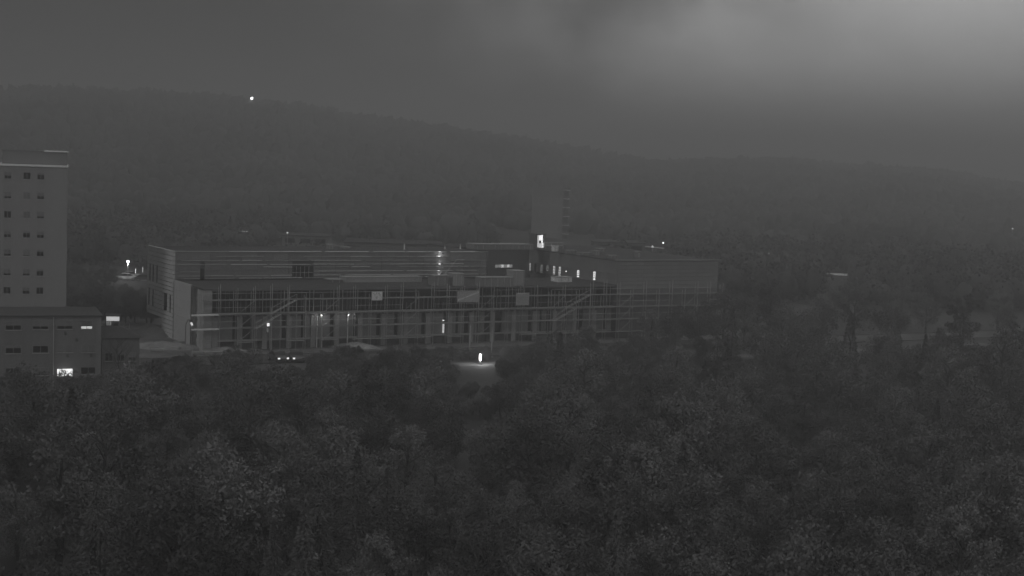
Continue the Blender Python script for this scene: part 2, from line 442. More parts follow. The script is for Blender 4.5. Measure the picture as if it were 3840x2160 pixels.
for q in range(1, 5): bpart('mullion', 18.7 + q * 0.7 - 0.03, 18.7 + q * 0.7 + 0.03, T1 + 0.08, T1 + 0.16, 8.96, 10.7, 'dull_steel')
bpart('mullion', 18.75, 22.15, T1 + 0.06, T1 + 0.079, 9.7, 9.76, 'dull_steel')
rail_z = [13.0, 12.25, 11.63, 11.02, 10.62, 9.95, 9.33, 8.95]
for zi, z in enumerate(rail_z):
    p = rnd.uniform(0.4, 2.5) if zi else 0.3
    while p < TOPS - 1:
        q = min(p + rnd.uniform(3.0, 8.5), TOPS - 0.1)
        blocked = any(a < q and b > p and c < z < d for a, b, c, d in wall_win)
        if blocked: q = max(p, min([a for a, b, c, d in wall_win if c < z < d and b > p]) - 0.05)
        bright = 8 < p < 47 and rnd.random() < 0.62 - 0.03 * zi
        if q - p > 0.6 and (zi == 0 or rnd.random() < 0.82):
            rod('facade_rail', bld, (p, T1 - 0.10, z + rnd.uniform(-.02, .02)), (q, T1 - 0.10, z + rnd.uniform(-.02, .02)), 0.055 if bright else 0.04, 'steel' if bright else 'dull_steel')
        p = q + rnd.uniform(0.05, 0.9)
        if blocked:
            p = max(p, max(b for a, b, c, d in wall_win if c < z < d and a - 0.2 <= p + 0.3) + 0.1) if any(a - 0.2 <= p + 0.3 and b > p for a, b, c, d in wall_win if c < z < d) else p
bpart('corner_post', TOPS - 0.12, TOPS + 0.12, T1 - 0.14, T1 + 0.24, HL - 0.1, H + 0.1, 'core')
# court back wall: lit band window of six panes
w0 = B.pl(1857, 998, y=T3 + 0.15); w1 = B.pl(1922, 998, y=T3 + 0.15)
n6 = 6
for k in range(n6):
    a = w0.x + (w1.x - w0.x) * k / n6; b = w0.x + (w1.x - w0.x) * (k + 1) / n6
    zt = w0.z + 0.26; zb = w0.z - 0.24
    bpart('lit_pane', a + 0.05, b - 0.05, T3 + 0.12, T3 + 0.19, zb, zt, 'lit_dim' if k not in (2, 4) else 'lit_window')
bpart('band_frame', w0.x - 0.1, w1.x + 0.1, T3 + 0.08, T3 + 0.14, zb - 0.1, zb - 0.02, 'dull_steel')
# right wing: wall with slot windows towards the court, boarded front
bpart('wing_core', SE + 0.3, 89.0, 0.25, T3 + 9, 0, 12.45, 'dark_concrete')
bpart('wing_roof', SE + 0.02, 89.2, -0.02, T3 + 9, 12.45, 12.62, 'roofing')
slots = [(1985, 987, 1026, 'lit_window'), (2007, 989, 1024, 'glass'), (2030, 993, 1026, 'lit_dim'), (2052, 996, 1015, 'lit_dim'), (2077, 998, 1036, 'lit_window'),
         (2098, 1001, 1037, 'lit_window'), (2167, 1014, 1039, 'lit_bright'), (2228, 1019, 1050, 'lit_bright')]
tsl = []
for u, va, vb, m in slots:
    a = B.pl(u, va, x=SE); b = B.pl(u, vb, x=SE); tsl.append((a.y, b.z, a.z, m))
te = sorted([t for t, _, _, _ in tsl])
prev = 0.0
wsegs = [(0.0, T3)]
for t, zb, zt, m in tsl: wsegs = cut(wsegs, t - 0.42, t + 0.42)
for p, q in wsegs:
    x = p
    while x < q - 0.02:
        e = q if q - x < 3.6 else x + 2.5
        for z0, z1 in ((HL - 0.1, 10.35), (10.35, 12.45)): bpart('wing_panel', SE + rnd.uniform(0, 0.015), SE + 0.3, x + 0.01, e - 0.01, z0 + 0.012, z1 - 0.012, 'insulation')
        x = e
for t, zb, zt, m in tsl:
    bpart('wing_panel', SE, SE + 0.3, t - 0.41, t + 0.41, zt + 0.05, 12.44, 'insulation')
    bpart('wing_panel', SE, SE + 0.3, t - 0.41, t + 0.41, HL - 0.1, zb - 0.03, 'insulation')
    fr = zb + (zt - zb) * 0.24
    w = bpart('window', SE + 0.13, SE + 0.29, t - 0.39, t + 0.39, fr + 0.05, zt, m)
    w = bpart('window', SE + 0.13, SE + 0.29, t - 0.39, t + 0.39, zb, fr - 0.10, m)
    bpart('window_bar', SE + 0.08, SE + 0.125, t - 0.025, t + 0.025, fr + 0.06, zt - 0.02, 'dark_metal')
    for q in (0.33, 0.66): bpart('window_bar', SE + 0.09, SE + 0.124, t - 0.38, t + 0.38, fr + (zt - fr) * q, fr + (zt - fr) * q + 0.05, 'dark_metal')
x = SE + 0.3
while x < 88.5:
    e = min(x + rnd.choice((1.2, 2.4, 3.6)), 89.0)
    for j in range(7):
        z0 = 8.0 + j * 0.635
        bpart('siding_board', x + 0.01, e - 0.01, rnd.uniform(-0.02, 0.02), 0.25, z0 + 0.02, z0 + 0.62, 'pale_wall')
    x = e
bpart('wing_coping', SE - 0.1, 89.3, -0.12, 0.3, 12.63, 12.72, 'concrete')
bpart('wing_front_base', SE + 0.3, 89.0, 0.02, 0.25, 0, 7.98, 'dark_concrete')
# front of the low wing: slab edges, upper open storey with slats, ground storey of piers, panels and windows
bpart('upper_slab', -0.06, SE, 0.0, 1.5, 4.95, 5.22, 'concrete')
bpart('roof_edge', 1.22, SE, 0.1, 0.34, HL - 0.42, HL - 0.13, 'dark_concrete')
bpart('upper_glazing', 1.25, SE, 1.1, 1.49, 5.23, HL - 0.33, 'glass')
x = 2.0; k = 0
while x < SE - 0.4:
    d_ = rnd.uniform(0.46, 0.78)
    if rnd.random() < 0.86:
        zt = HL - 0.44 if rnd.random() < 0.7 else rnd.uniform(6.2, 8.0)
        bpart('slat', x, x + 0.07, 0.55, 0.72, 5.23, zt, 'dull_steel' if rnd.random() < 0.35 else 'dark_concrete')
    x += d_
x = 1.3; bay = 0
while x < SE - 3:
    bpart('pier', x, x + 0.75, 0.12, 1.49, 0, 4.94, 'concrete')
    a = x + 0.75
    pat = rnd.choice([('p', 1.5, 'g', 0.5, 'p', 0.95), ('g', 0.45, 'p', 1.2, 'g', 0.4, 'p', 0.9), ('p', 2.3, 'g', 0.65), ('g', 1.3, 'p', 1.65), ('p', 0.7, 'g', 0.35, 'p', 0.9, 'g', 1.0)])
    for kk in range(0, len(pat), 2):
        w = pat[kk + 1]
        for z0, z1 in ((1.45, 3.12), (3.26, 4.93)):
            if pat[kk] == 'p': bpart('wall_panel', a + 0.015, a + w - 0.015, 0.30, 1.48, z0, z1, 'pale_wall')
            else:
                bpart('window', a + 0.03, a + w - 0.03, 0.55, 1.48, z0, z1, 'glass')
        a += w
    bpart('transom', x + 0.76, min(a, x + 3.7), 0.22, 1.47, 3.13, 3.25, 'dark_concrete')
    bpart('sill_beam', x + 0.76, min(a, x + 3.7), 0.18, 1.47, 1.2, 1.44, 'concrete')
    x += 3.72
for k in range(64):                     # the dashed dark packers under the slab
    x = 1.5 + k * 1.04; bpart('slab_bracket', x, x + 0.55, -0.04, 0.11, 4.72, 4.93, 'core')
# lit openings in the ground storey
for u, va, vb, wpx, m in ((1007, 1212, 1223, 5, 'lit_bright'), (1663, 1200, 1203, 3, 'lit_bright'), (1663, 1210, 1249, 2.6, 'lit_window'), (2337, 1184, 1236, 5.5, 'lit_window'), (1004, 1226, 1246, 4, 'lit_dim')):
    a = B.pl(u - wpx, va, y=0.05); b = B.pl(u + wpx, vb, y=0.05)
    bpart('lit_opening', a.x, b.x, 0.06, 0.11, b.z, a.z, m)
a = B.pl(1004, 1236, y=0.0)
for q in (-0.16, -0.02, 0.12): bpart('opening_bar', a.x + q, a.x + q + 0.05, 0.0, 0.05, a.z - 0.45, a.z + 0.42, 'dark_metal')
# steps on the roofs
def roof_thing(name, label, cat, u, v, z, fn, group=None, rz=0.0):
    p = B.pl(u, v, z=z); w = B.wor((p.x, p.y, z)); e = empty(name, w, BR + rz); tag(e, label, cat, group); fn(e); return e

# ------------------------------------------------------------------ scaffolding along the front
scf = empty('scaffolding', (X0, Y0, 0), BR); tag(scf, 'long steel scaffold with plank decks along the front of the low wing', 'scaffold')
bays = [-0.6 + 2.57 * i for i in range(36)]
lifts = [1.2, 3.2, 5.2, 7.2]
for i, x in enumerate(bays):
    top = 8.9 + rnd.choice((0, 0.3, 0.6, -0.8))
    rod('post', scf, (x, -1.15, 0), (x, -1.15, top), 0.045, 'dull_steel')
    rod('post', scf, (x, -0.35, 0), (x, -0.35, top - 0.3), 0.045, 'dull_steel')
    piece('base_plate', scf, x - 0.12, x + 0.12, -1.27, -1.03, -0.01, 0.02, 'dark_metal')
    for z in lifts: rod('transom', scf, (x, -1.2, z - 0.09), (x, -0.3, z - 0.09), 0.03, 'dull_steel')
    if i == len(bays) - 1: break
    for z in lifts:
        m = 'wood_plank' if rnd.random() < 0.8 else 'dull_steel'
        if z == 1.2 and rnd.random() < 0.6: continue
        for q in range(2):
            piece('deck_board', scf, x + 0.03, x + 2.54, -1.12 + q * 0.4, -0.75 + q * 0.4, z - 0.05, z + rnd.uniform(0.0, 0.02), m)
        if z > 3:
            if rnd.random() < 0.75: rod('guard_rail', scf, (x, -1.2, z + 1.0), (x + 2.57, -1.2, z + 1.0), 0.028, 'dull_steel')
            piece('toe_board', scf, x + 0.05, x + 2.52, -1.2, -1.16, z + 0.02, z + 0.17, 'wood_plank')
    if i % 5 == 2:
        for z in (1.2, 3.2, 5.2): rod('brace', scf, (x, -1.22, z), (x + 2.57, -1.22, z + 2), 0.03, 'dull_steel')
# corner decks wrapping round the pier
for z in (3.2, 5.2):
    piece('corner_deck', scf, -2.2, 1.6, -2.0, -1.25, z - 0.04, z + 0.12, 'white_metal')
    rod('corner_post', scf, (-2.1, -1.9, 0), (-2.1, -1.9, z + 1.0), 0.045, 'dull_steel')
# stair flights
for s0, s1, z0, z1 in ((9.2, 13.0, 5.25, 7.2), (7.0, 10.6, 3.2, 5.2), (58.2, 62.6, 5.25, 7.3), (56.0, 60.0, 3.2, 5.2)):
    for q in (-1.55, -2.15): rod('stair_stringer', scf, (s0, q, z0), (s1, q, z1), 0.05, 'dull_steel')
    for k in range(9):
        t = (k + 0.5) / 9; x = s0 + (s1 - s0) * t; z = z0 + (z1 - z0) * t
        piece('stair_tread', scf, x - 0.12, x + 0.12, -2.13, -1.57, z, z + 0.03, 'dull_steel')
    rod('stair_rail', scf, (s0, -2.15, z0 + 0.9), (s1, -2.15, z1 + 0.9), 0.03, 'dull_steel')
    rod('stair_post', scf, (s0, -2.15, 0), (s0, -2.15, z0 + 0.9), 0.04, 'dull_steel'); rod('stair_post', scf, (s1, -2.15, 0), (s1, -2.15, z1 + 0.9), 0.04, 'dull_steel')

# three banners on the scaffold
def banner(label, u0, v0, u1, v1, fn, m='banner'):
    a = B.pl(u0, v0, y=-1.32); b = B.pl(u1, v1, y=-1.32)
    e = empty('banner', B.wor(((a.x + b.x) / 2, -1.32, b.z)), BR); tag(e, label, 'banner')
    w, h = (b.x - a.x) / 2, a.z - b.z
    piece('sheet', e, -w, w, -0.03, 0.03, 0, h, m)
    for x in (-w, w): rod('batten', e, (x, 0, -0.03), (x, 0, h + 0.03), 0.045, 'dull_steel')
    fn(e, w, h); return e
def marks_small(e, w, h):
    for z, a, b in ((0.76, -.78, -.62), (0.78, -.25, -.08), (0.77, .18, .5), (0.6, -.62, -.35), (0.58, .3, .7), (0.36, -.3, .1), (0.2, -.22, -.05)):
        piece('print_mark', e, a * w, b * w, -0.036, -0.031, z * h, z * h + 0.10, 'banner_dark')
def marks_diag(e, w, h):
    n = 16
    for k in range(n):
        t = k / (n - 1); x = (-0.93 + 1.86 * t) * w; z = (0.16 + 0.66 * t) * h
        hh = 0.20 if k not in (0, n - 1) else 0.3
        piece('print_mark', e, x - 0.07, x + 0.07, -0.036, -0.031, z, z + hh * rnd.uniform(0.8, 1.15), 'banner_pale', rot=(0, -0.33, 0))
def marks_lines(e, w, h):
    for z in (0.9, 0.6, 0.5, 0.4, 0.3, 0.2):
        piece('print_mark', e, -0.8 * w, rnd.uniform(0.4, 0.8) * w, -0.036, -0.031, z * h, z * h + 0.07, 'banner_dark' if z < 0.8 else 'banner_pale')
banner('small square banner of scattered marks on the scaffold rail', 1395, 1094, 1433, 1126, marks_small, 'banner_pale')
banner('large banner with a rising diagonal line of lettering on the scaffold', 1716, 1092, 1795, 1133, marks_diag)
banner('pale upright banner with rows of text beside the larger scaffold banner', 1937, 1098, 1982, 1144, marks_lines)

# ------------------------------------------------------------------ work lamps
def work_lamp(loc, rz, label, power, d=(0, -1, 0), m='lamp', size=1.0):
    e = empty('work_lamp', loc, rz); tag(e, label, 'lamp')
    MB().box(-.16 * size, .16 * size, 0.03, 0.12, -.11 * size, .11 * size).build('housing', 'dark_metal', e)
    MB().box(-.13 * size, .13 * size, 0.0, 0.029, -.09 * size, .09 * size).build('lens', m, e)
    MB().tube((0, 0.08, -.11), (0, 0.08, -0.45), 0.02).build('bracket', 'dull_steel', e)
    if power: point('glow', (0, -0.25, 0), power, 0.12, e)
    return e
p = B.pl(1660, 946, y=T1 - 0.75); work_lamp(B.wor((p.x, T1 - 0.75, 12.75)), BR + math.pi, 'work lamp lighting the rails near the top of the upper wall', 22)
p = B.pl(1660, 986, y=T1 - 0.75); work_lamp(B.wor((p.x - .1, T1 - 0.7, 11.2)), BR + math.pi, 'work lamp lighting the middle rails beside the diagonal brace', 10, m='lamp_soft')
p = B.pl(1660, 1022, y=T1 - 0.75); work_lamp(B.wor((p.x - .2, T1 - 0.7, 9.5)), BR + math.pi, 'work lamp low on the upper wall just above the low roof', 8, m='lamp_soft')
p = B.pl(1202, 1180, y=-0.1); work_lamp(B.wor((p.x, -0.6, 4.75)), BR, 'bright lamp under the slab between lit scaffold posts', 36, m='lamp_soft', size=.7)
p = B.pl(1302, 1181, y=-0.1); work_lamp(B.wor((p.x, -0.6, 4.72)), BR, 'weaker lamp under the slab at the end of the lit rail', 15, m='lamp_soft', size=.6)
p = on_z(1133, 1274, 0.6); work_lamp(p, BR, 'small floor lamp glowing on the ground before the pier row', 3, m='lamp_soft', size=1.2)
# brace on the upper wall
br = empty('stair_brace', B.wor((45.2, T1 - 0.6, HL - 0.1)), BR); tag(br, 'thin diagonal brace with a short top arm against the upper wall', 'brace')
rod('strut', br, (-0.6, 0, 0.6), (1.6, 0, 3.0), 0.04, 'steel'); rod('arm', br, (1.6, 0, 3.0), (3.0, 0, 3.02), 0.04, 'steel'); rod('foot', br, (-0.6, 0, 0), (-0.6, 0, 0.6), 0.04, 'dull_steel')
# lit posts under the slab
for u, lab in ((1190, 'left'), (1208, 'mid'), (1305, 'right')):
    p = B.pl(u, 1180, y=-0.2)
    e = empty('prop_post', B.wor((p.x, -0.2, 0)), BR)
    tag(e, {'left': 'white steel prop just left of the bright lamp under the slab', 'mid': 'thick wrapped prop beside the bright lamp under the slab', 'right': 'white steel prop at the end of the lit rail'}[lab], 'prop')
    r_ = 0.11 if lab == 'mid' else 0.075
    MB().tube((0, 0, 0.02), (0, 0, 3.0), r_, n=10).build('outer_tube', 'white_metal', e)
    MB().tube((0, 0, 3.0), (0, 0, 4.9), r_ * 0.75, n=10).build('inner_tube', 'white_metal', e)
    MB().box(-.14, .14, -.14, .14, 4.9, 4.94).build('head_plate', 'dull_steel', e); MB().box(-.15, .15, -.15, .15, 0, 0.02).build('foot_plate', 'dull_steel', e)
    MB().tube((-.14, 0, 2.9), (.14, 0, 2.9), 0.03).build('pin', 'dull_steel', e)

# ------------------------------------------------------------------ things on the roofs
def cabin(e):
    piece('wall', e, -1.0, 1.0, 0.06, 2.2, 0, 2.5, 'dark_concrete'); piece('roof', e, -1.1, 1.1, -0.1, 2.3, 2.5, 2.6, 'dark_metal')
    for x0, x1, z0, z1, m in ((-.62, -.3, .25, 2.35, 'lit_window'), (-.26, .14, 1.45, 2.35, 'lit_bright'), (.18, .46, .2, 2.4, 'lit_bright'), (-.26, .14, .2, 0.95, 'lit_window'), (.5, .72, .2, 1.05, 'lit_window')):
        piece('lit_pane', e, x0, x1, 0.0, 0.05, z0, z1, m)
    piece('door_frame', e, -.70, -.64, -.03, .055, 0.1, 2.45, 'dull_steel'); piece('door_frame', e, .74, .80, -.03, .055, 0.1, 2.45, 'dull_steel')
roof_thing('stair_cabin', 'small rooftop stair cabin with brightly lit glazed door', 'cabin', 2026, 933, H, cabin)
def rail(e):
    for x in (-1.4, -0.5, 0.6, 1.8, 3.0): rod('baluster', e, (x, 0, 0), (x, 0, 1.15), 0.03, 'steel')
    rod('hand_rail', e, (-1.4, 0, 1.1), (3.0, 0, 1.1), 0.035, 'steel'); rod('mid_rail', e, (-1.4, 0, .6), (3.0, 0, .6), 0.025, 'steel')
roof_thing('roof_railing', 'short steel railing on the roof beside the lit stair cabin', 'railing', 2056, 934, H, rail)
def longbox(w, d_, h, m='pale_wall', lid='concrete'):
    def fn(e):
        piece('body', e, -w / 2, w / 2, 0, d_, 0, h, m); piece('lid', e, -w / 2 - .08, w / 2 + .08, -.08, d_ + .08, h, h + .09, lid)
        n = max(2, int(w / 1.1))
        for k in range(n): x = -w / 2 + (k + .5) * w / n; piece('rib', e, x - .04, x + .04, -0.035, -0.002, .05, h - .03, 'dull_steel')
    return fn
roof_thing('roof_plant_room', 'long pale plant room standing on the court roof', 'plant room', 1890, 936, H, longbox(11.5, 3.0, 0.85))
roof_thing('roof_vent', 'bulky pale vent hood on the upper roof', 'vent', 1241, 936, H, longbox(0.9, 0.9, 0.75))
roof_thing('roof_vent', 'flat low vent cover on the upper roof', 'vent', 1300, 935, H, longbox(1.4, 0.9, 0.3))
roof_thing('roof_hatch', 'white boxy hatch behind the court roof edge', 'hatch', 2086, 943, H, longbox(0.8, 0.9, 0.85, 'white_metal', 'white_metal'))
def polefn(h):
    def fn(e):
        MB().tube((0, 0, 0.04), (0, 0, h), 0.11, 0.09).build('pipe', 'white_metal', e); MB().tube((0, 0, h + .03), (0, 0, h + .12), 0.16, 0.1).build('cowl', 'dull_steel', e)
        MB().box(-.2, .2, -.2, .2, 0, 0.04).build('flange', 'dull_steel', e); MB().tube((0, 0, h), (0, 0, h + .03), 0.06).build('neck', 'dull_steel', e)
    return fn
roof_thing('vent_pipe', 'tall white vent pipe on the upper roof', 'pipe', 1516, 936, H, polefn(0.85))
roof_thing('vent_pipe', 'short vent pipe near the wall lamp on the upper roof', 'pipe', 1668, 934, H, polefn(0.45))
roof_thing('vent_pipe', 'stubby vent pipe between the lamp and the plant room', 'pipe', 1726, 934, H, polefn(0.6))
for k, (u, v, w, h, lab) in enumerate(((2145, 951, 1.6, .5, 'low crate of materials on the wing roof near the hatch'), (2195, 958, 2.2, .45, 'stack of boards lying on the wing roof'), (2240, 957, 1.0, .7, 'upright box of tools on the wing roof'),
                                       (2256, 946, 1.5, .6, 'pale wrapped pallet at the back of the wing roof'), (2300, 968, 1.3, .4, 'flat crate near the wing roof corner'), (2395, 966, .5, .9, 'narrow vent stack on the wing roof'))):
    roof_thing('material_crate', lab, 'crate', u, v, 12.62, longbox(w, 1.0, h))
# low roof things
def container(w, m='pale_wall', h=1.0, d_=2.2): return longbox(w, d_, h, m)
for (u, v, w, h, m, lab) in ((1440, 1058, 13.0, .75, 'concrete', 'very long pale parapet box lying on the low roof'), (1655, 1072, 2.4, 1.5, 'pale_wall', 'dark boxy site container on the low roof'), (1720, 1072, 1.8, 1.8, 'concrete', 'tall narrow container on the low roof by the big banner'),
                             (1866, 1076, 5.6, 1.4, 'pale_wall', 'wide pale site container on the low roof'), (1945, 1072, 2.0, 2.3, 'concrete', 'tall grey container on the low roof facing the court'), (2118, 1058, 2.7, .75, 'white_metal', 'low white lit container roof in front of the slot windows'), (1260, 1062, 2.2, .5, 'dark_concrete', 'flat dark crate on the low roof')):
    roof_thing('site_container', lab, 'container', u, v, HL - 0.1, container(w, m, h))
p = B.pl(2118, 1052, z=HL); work_lamp(B.wor((p.x - .3, p.y - .8, HL + 1.6)), BR, 'small added lamp lighting the white container before the slot windows', 5, m='lamp_soft', size=.6)  # lamp added to light the container; its fitting is made up

# ------------------------------------------------------------------ towers and houses
def window_set(parent, x, z, w, h, blind=0.0, lit=None, y=0.0, depth=0.1):
    """one window in a wall whose face is at y (facing -y): frame, pane, blind and sill"""
    fr = MB()
    t = 0.05
    fr.box(x - w / 2, x + w / 2, y - 0.02, y + depth, z + h - t, z + h).box(x - w / 2, x + w / 2, y - 0.02, y + depth, z, z + t)
    fr.box(x - w / 2, x - w / 2 + t, y - 0.018, y + depth, z + t, z + h - t).box(x + w / 2 - t, x + w / 2, y - 0.018, y + depth, z + t, z + h - t)
    fr.box(x - t / 2, x + t / 2, y - 0.016, y + depth, z + t, z + h - t)
    f = fr.build('window', 'render_wall', parent)
    MB().box(x - w / 2 + t, x + w / 2 - t, y + 0.02, y + 0.04, z + t, z + h - t).build('pane', lit or 'glass', f)
    if blind > 0: MB().box(x - w / 2 + t, x + w / 2 - t, y - 0.012, y + 0.012, z + h - t - (h - 2 * t) * blind, z + h - t).build('blind', 'low_wall', f)
    MB().box(x - w / 2 - .06, x + w / 2 + .06, y - 0.10, y - 0.022, z - 0.07, z + 0.0).build('sill', 'concrete', f)
    return f
# apartment tower at the left, its front towards the camera
pr = on_d(253, 620, 223.0); TR = R(16.0)
TW = Frame(pr.x, pr.y, TR)
twr = empty('apartment_tower', (pr.x, pr.y, 0), TR); tag(twr, 'plain grey apartment tower with small windows and bright roof edge', 'building')
TZ = TW.pl(253, 622, y=0).z
piece('wall', twr, -30, 0, 0.12, 13, 0, TZ - 0.25, 'render_wall')
piece('roof_edge', twr, -30.2, 0.12, -0.15, 13.1, TZ - 0.25, TZ, 'white_metal')
PZ = TW.pl(253, 568, y=2.0).z
piece('penthouse', twr, -9, -0.05, 2.0, 9, TZ, PZ - 0.16, 'low_wall'); piece('penthouse_edge', twr, -3.3, 0.1, 1.8, 9.2, PZ - 0.159, PZ, 'white_metal'); piece('penthouse_roof', twr, -9.1, -3.31, 1.9, 9.2, PZ - 0.159, PZ - 0.03, 'low_wall')
# front as separate wall panels round the windows
cols = [TW.pl(152, 800, y=0).x, TW.pl(100, 800, y=0).x]
cols += [cols[1] - 2.6, cols[1] - 5.4, cols[1] - 8.6]
rows = [TW.pl(150, v, y=0).z for v in (674, 748, 820, 893, 962, 1035, 1103, 1175)] + [1.6]
xs = [-30.0]
for c in sorted(cols): xs += [c - 0.5, c + 0.5]
xs.append(0.0)
for i in range(len(xs) - 1):
    if i % 2 == 0: piece('wall_panel', twr, xs[i], xs[i + 1], 0.0, 0.12, 0, TZ - 0.26, 'render_wall')
    else:
        zprev = 0.0
        for z in sorted(rows):
            piece('wall_panel', twr, xs[i], xs[i + 1], 0.0, 0.12, zprev, z - 0.002, 'render_wall'); zprev = z + 1.0
        piece('wall_panel', twr, xs[i], xs[i + 1], 0.0, 0.12, zprev, TZ - 0.26, 'render_wall')
        for k, z in enumerate(rows):
            window_set(twr, (xs[i] + xs[i + 1]) / 2, z, 1.0, 1.0, blind=rnd.choice((0, .3, .55, .7, .9, 1.0)), y=0.03, depth=0.09)
# low block in front of it
pr = on_z(377, 1450, 0); LR = R(20)
LB = Frame(pr.x, pr.y, LR)
low = empty('low_apartment_block', (pr.x, pr.y, 0), LR); tag(low, 'low three storey block with flat roof below the apartment tower', 'building')
LZ = LB.pl(377, 1182, y=0).z
piece('wall', low, -24, 0, 0.12, 9.5, 0, LZ - 0.2, 'low_wall'); piece('roof', low, -24.2, 0.15, -0.12, 9.7, LZ - 0.2, LZ, 'roofing')
wins = []
for (ua, ub, va, vb, bl, lit) in ((122, 182, 1202, 1236, .68, None), (213, 273, 1202, 1235, .66, None), (303, 347, 1202, 1234, .70, 'lit_window'),
                                  (122, 182, 1296, 1324, 0, None), (213, 273, 1292, 1322, .95, None), (304, 359, 1292, 1322, .95, None),
                                  (122, 182, 1378, 1408, .9, None), (213, 273, 1376, 1412, .18, 'lit_bright'), (303, 359, 1376, 1404, .0, None),
                                  (20, 80, 1204, 1238, .5, None), (20, 80, 1296, 1326, .3, None), (20, 80, 1380, 1410, .0, None)):
    a = LB.pl(ua, (va + vb) / 2, y=0); b = LB.pl(ub, (va + vb) / 2, y=0)
    zt = LB.pl((ua + ub) / 2, va, y=0).z; zb = LB.pl((ua + ub) / 2, vb, y=0).z
    wins.append((a.x, b.x, zb, zt, bl, lit))
# wall front as horizontal bands and piers between windows
for (x0, x1, z0, z1, bl, lit) in wins: window_set(low, (x0 + x1) / 2, z0, x1 - x0, z1 - z0, bl, lit, y=0.03, depth=0.09)
xcols = [(20, 80), (122, 182), (213, 273), (303, 359)]
xe = [-24.0]
for ua, ub in xcols:
    ws = [w for w in wins if abs(w[0] - LB.pl(ua, 1300, y=0).x) < 0.5]
    xe += [min(w[0] for w in ws), max(w[1] for w in ws)]
    zprev = 0.0
    for w in sorted(ws, key=lambda w: w[2]):
        piece('wall_panel', low, xe[-2], xe[-1], 0, 0.12, zprev, w[2] - 0.002, 'low_wall'); zprev = w[3]
        if w[1] < xe[-1] - 0.01: piece('wall_panel', low, w[1], xe[-1], 0, 0.12, w[2], w[3], 'low_wall')
        if w[0] > xe[-2] + 0.01: piece('wall_panel', low, xe[-2], w[0], 0, 0.12, w[2], w[3], 'low_wall')
    piece('wall_panel', low, xe[-2], xe[-1], 0, 0.12, zprev, LZ - 0.21, 'low_wall')
xe.append(0.0)
for i in range(0, len(xe), 2): piece('wall_panel', low, xe[i], xe[i + 1], 0, 0.12, 0, LZ - 0.21, 'low_wall')
rod('drain_pipe', low, (LB.pl(200, 1300, y=0).x, -0.06, 0), (LB.pl(200, 1300, y=0).x, -0.06, LZ - 0.2), 0.05, 'dull_steel')
for u, v in ((288, 1275), (245, 1250), (253, 1334), (342, 1333)):
    a = LB.pl(u, v, y=0); piece('vent_grille', low, a.x - .15, a.x + .15, -0.03, 0.0, a.z - .2, a.z + .2, 'dark_metal')
point('window_glow', (LB.pl(243, 1395, y=0).x, -0.5, 1.7), 14, 0.3, low)
# lower annex with a dark roof
anx = empty('annex', LB.wor((0, 1.0, 0)), LR); tag(anx, 'two storey annex with dark hipped roof attached to the low block', 'building')
AZ = LB.pl(520, 1266, y=1.0).z; AW = LB.pl(524, 1266, y=1.0).x
piece('wall', anx, 0.16, AW, 0, 6.0, 0, AZ, 'low_wall')
rf = MB(); rf.v = [(-0.0 + 0.17, -0.3, AZ), (AW + .3, -0.3, AZ), (AW + .3, 6.3, AZ), (0.17, 6.3, AZ), (0.17, 2.5, AZ + 1.15), (AW - 2.2, 2.5, AZ + 1.15)]
rf.f = [(0, 1, 5, 4), (1, 2, 5), (2, 3, 4, 5), (3, 0, 4), (0, 3, 2, 1)]
rf.build('roof', 'roofing', anx)
for k in range(3): window_set(anx, 1.0 + k * 1.35, 2.9, 0.9, 1.0, blind=.3 * k, y=-0.09, depth=0.08)
for k in range(3): window_set(anx, 1.0 + k * 1.35, 0.9, 0.9, 1.0, blind=.4, y=-0.09, depth=0.08)

# far tower behind the site
pr = on_d(2124, 912, 520.0)
far = empty('far_tower', (pr.x, pr.y, 0), R(-2)); tag(far, 'distant slab tower with stacked balconies on its right side', 'building')
FT = Frame(pr.x, pr.y, R(-2))
xl = FT.pl(1994, 800, y=0).x; xr = FT.pl(2110, 800, y=0).x; zt = FT.pl(2060, 708, y=0).z
piece('wall', far, xl, xr, 0.1, 12, 0, zt, 'low_wall')
nfl = 7
for k in range(nfl):
    z = zt - (k + 1) * 2.95
    if z < 0.3: break
    piece('storey_panel', far, xl - 0.02, xr + 0.02, 0.0, 0.1, z + 0.06, z + 2.89, 'pale_wall')
    piece('floor_edge', far, xl - 0.05, xr + 0.05, -0.08, 0.1, z - 0.06, z + 0.055, 'render_wall')
    xb0, xb1 = xr + 0.05, FT.pl(2136, 800, y=0).x
    piece('balcony_slab', far, xb0, xb1, 0.2, 3.0, z + 2.6, z + 2.78, 'white_metal')
    piece('balcony_rail', far, xb0, xb1, 0.2, 0.25, z + 2.8, z + 3.6, 'low_wall')
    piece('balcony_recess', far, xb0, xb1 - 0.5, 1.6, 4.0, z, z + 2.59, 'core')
    for q in range(5):
        x = xl + (q + 0.5) * (xr - xl) / 5; w = piece('window', far, x - 0.55, x + 0.55, -0.02, 0.0, z + 0.95, z + 2.2, 'insulation')
piece('roof_hut', far, xl + 0.2, xl + 2.2, 1.0, 5, zt, zt + 1.3, 'pale_wall'); piece('parapet', far, xl - .1, xr + .1, -0.1, 0.1, zt + 0.002, zt + 0.3, 'render_wall')
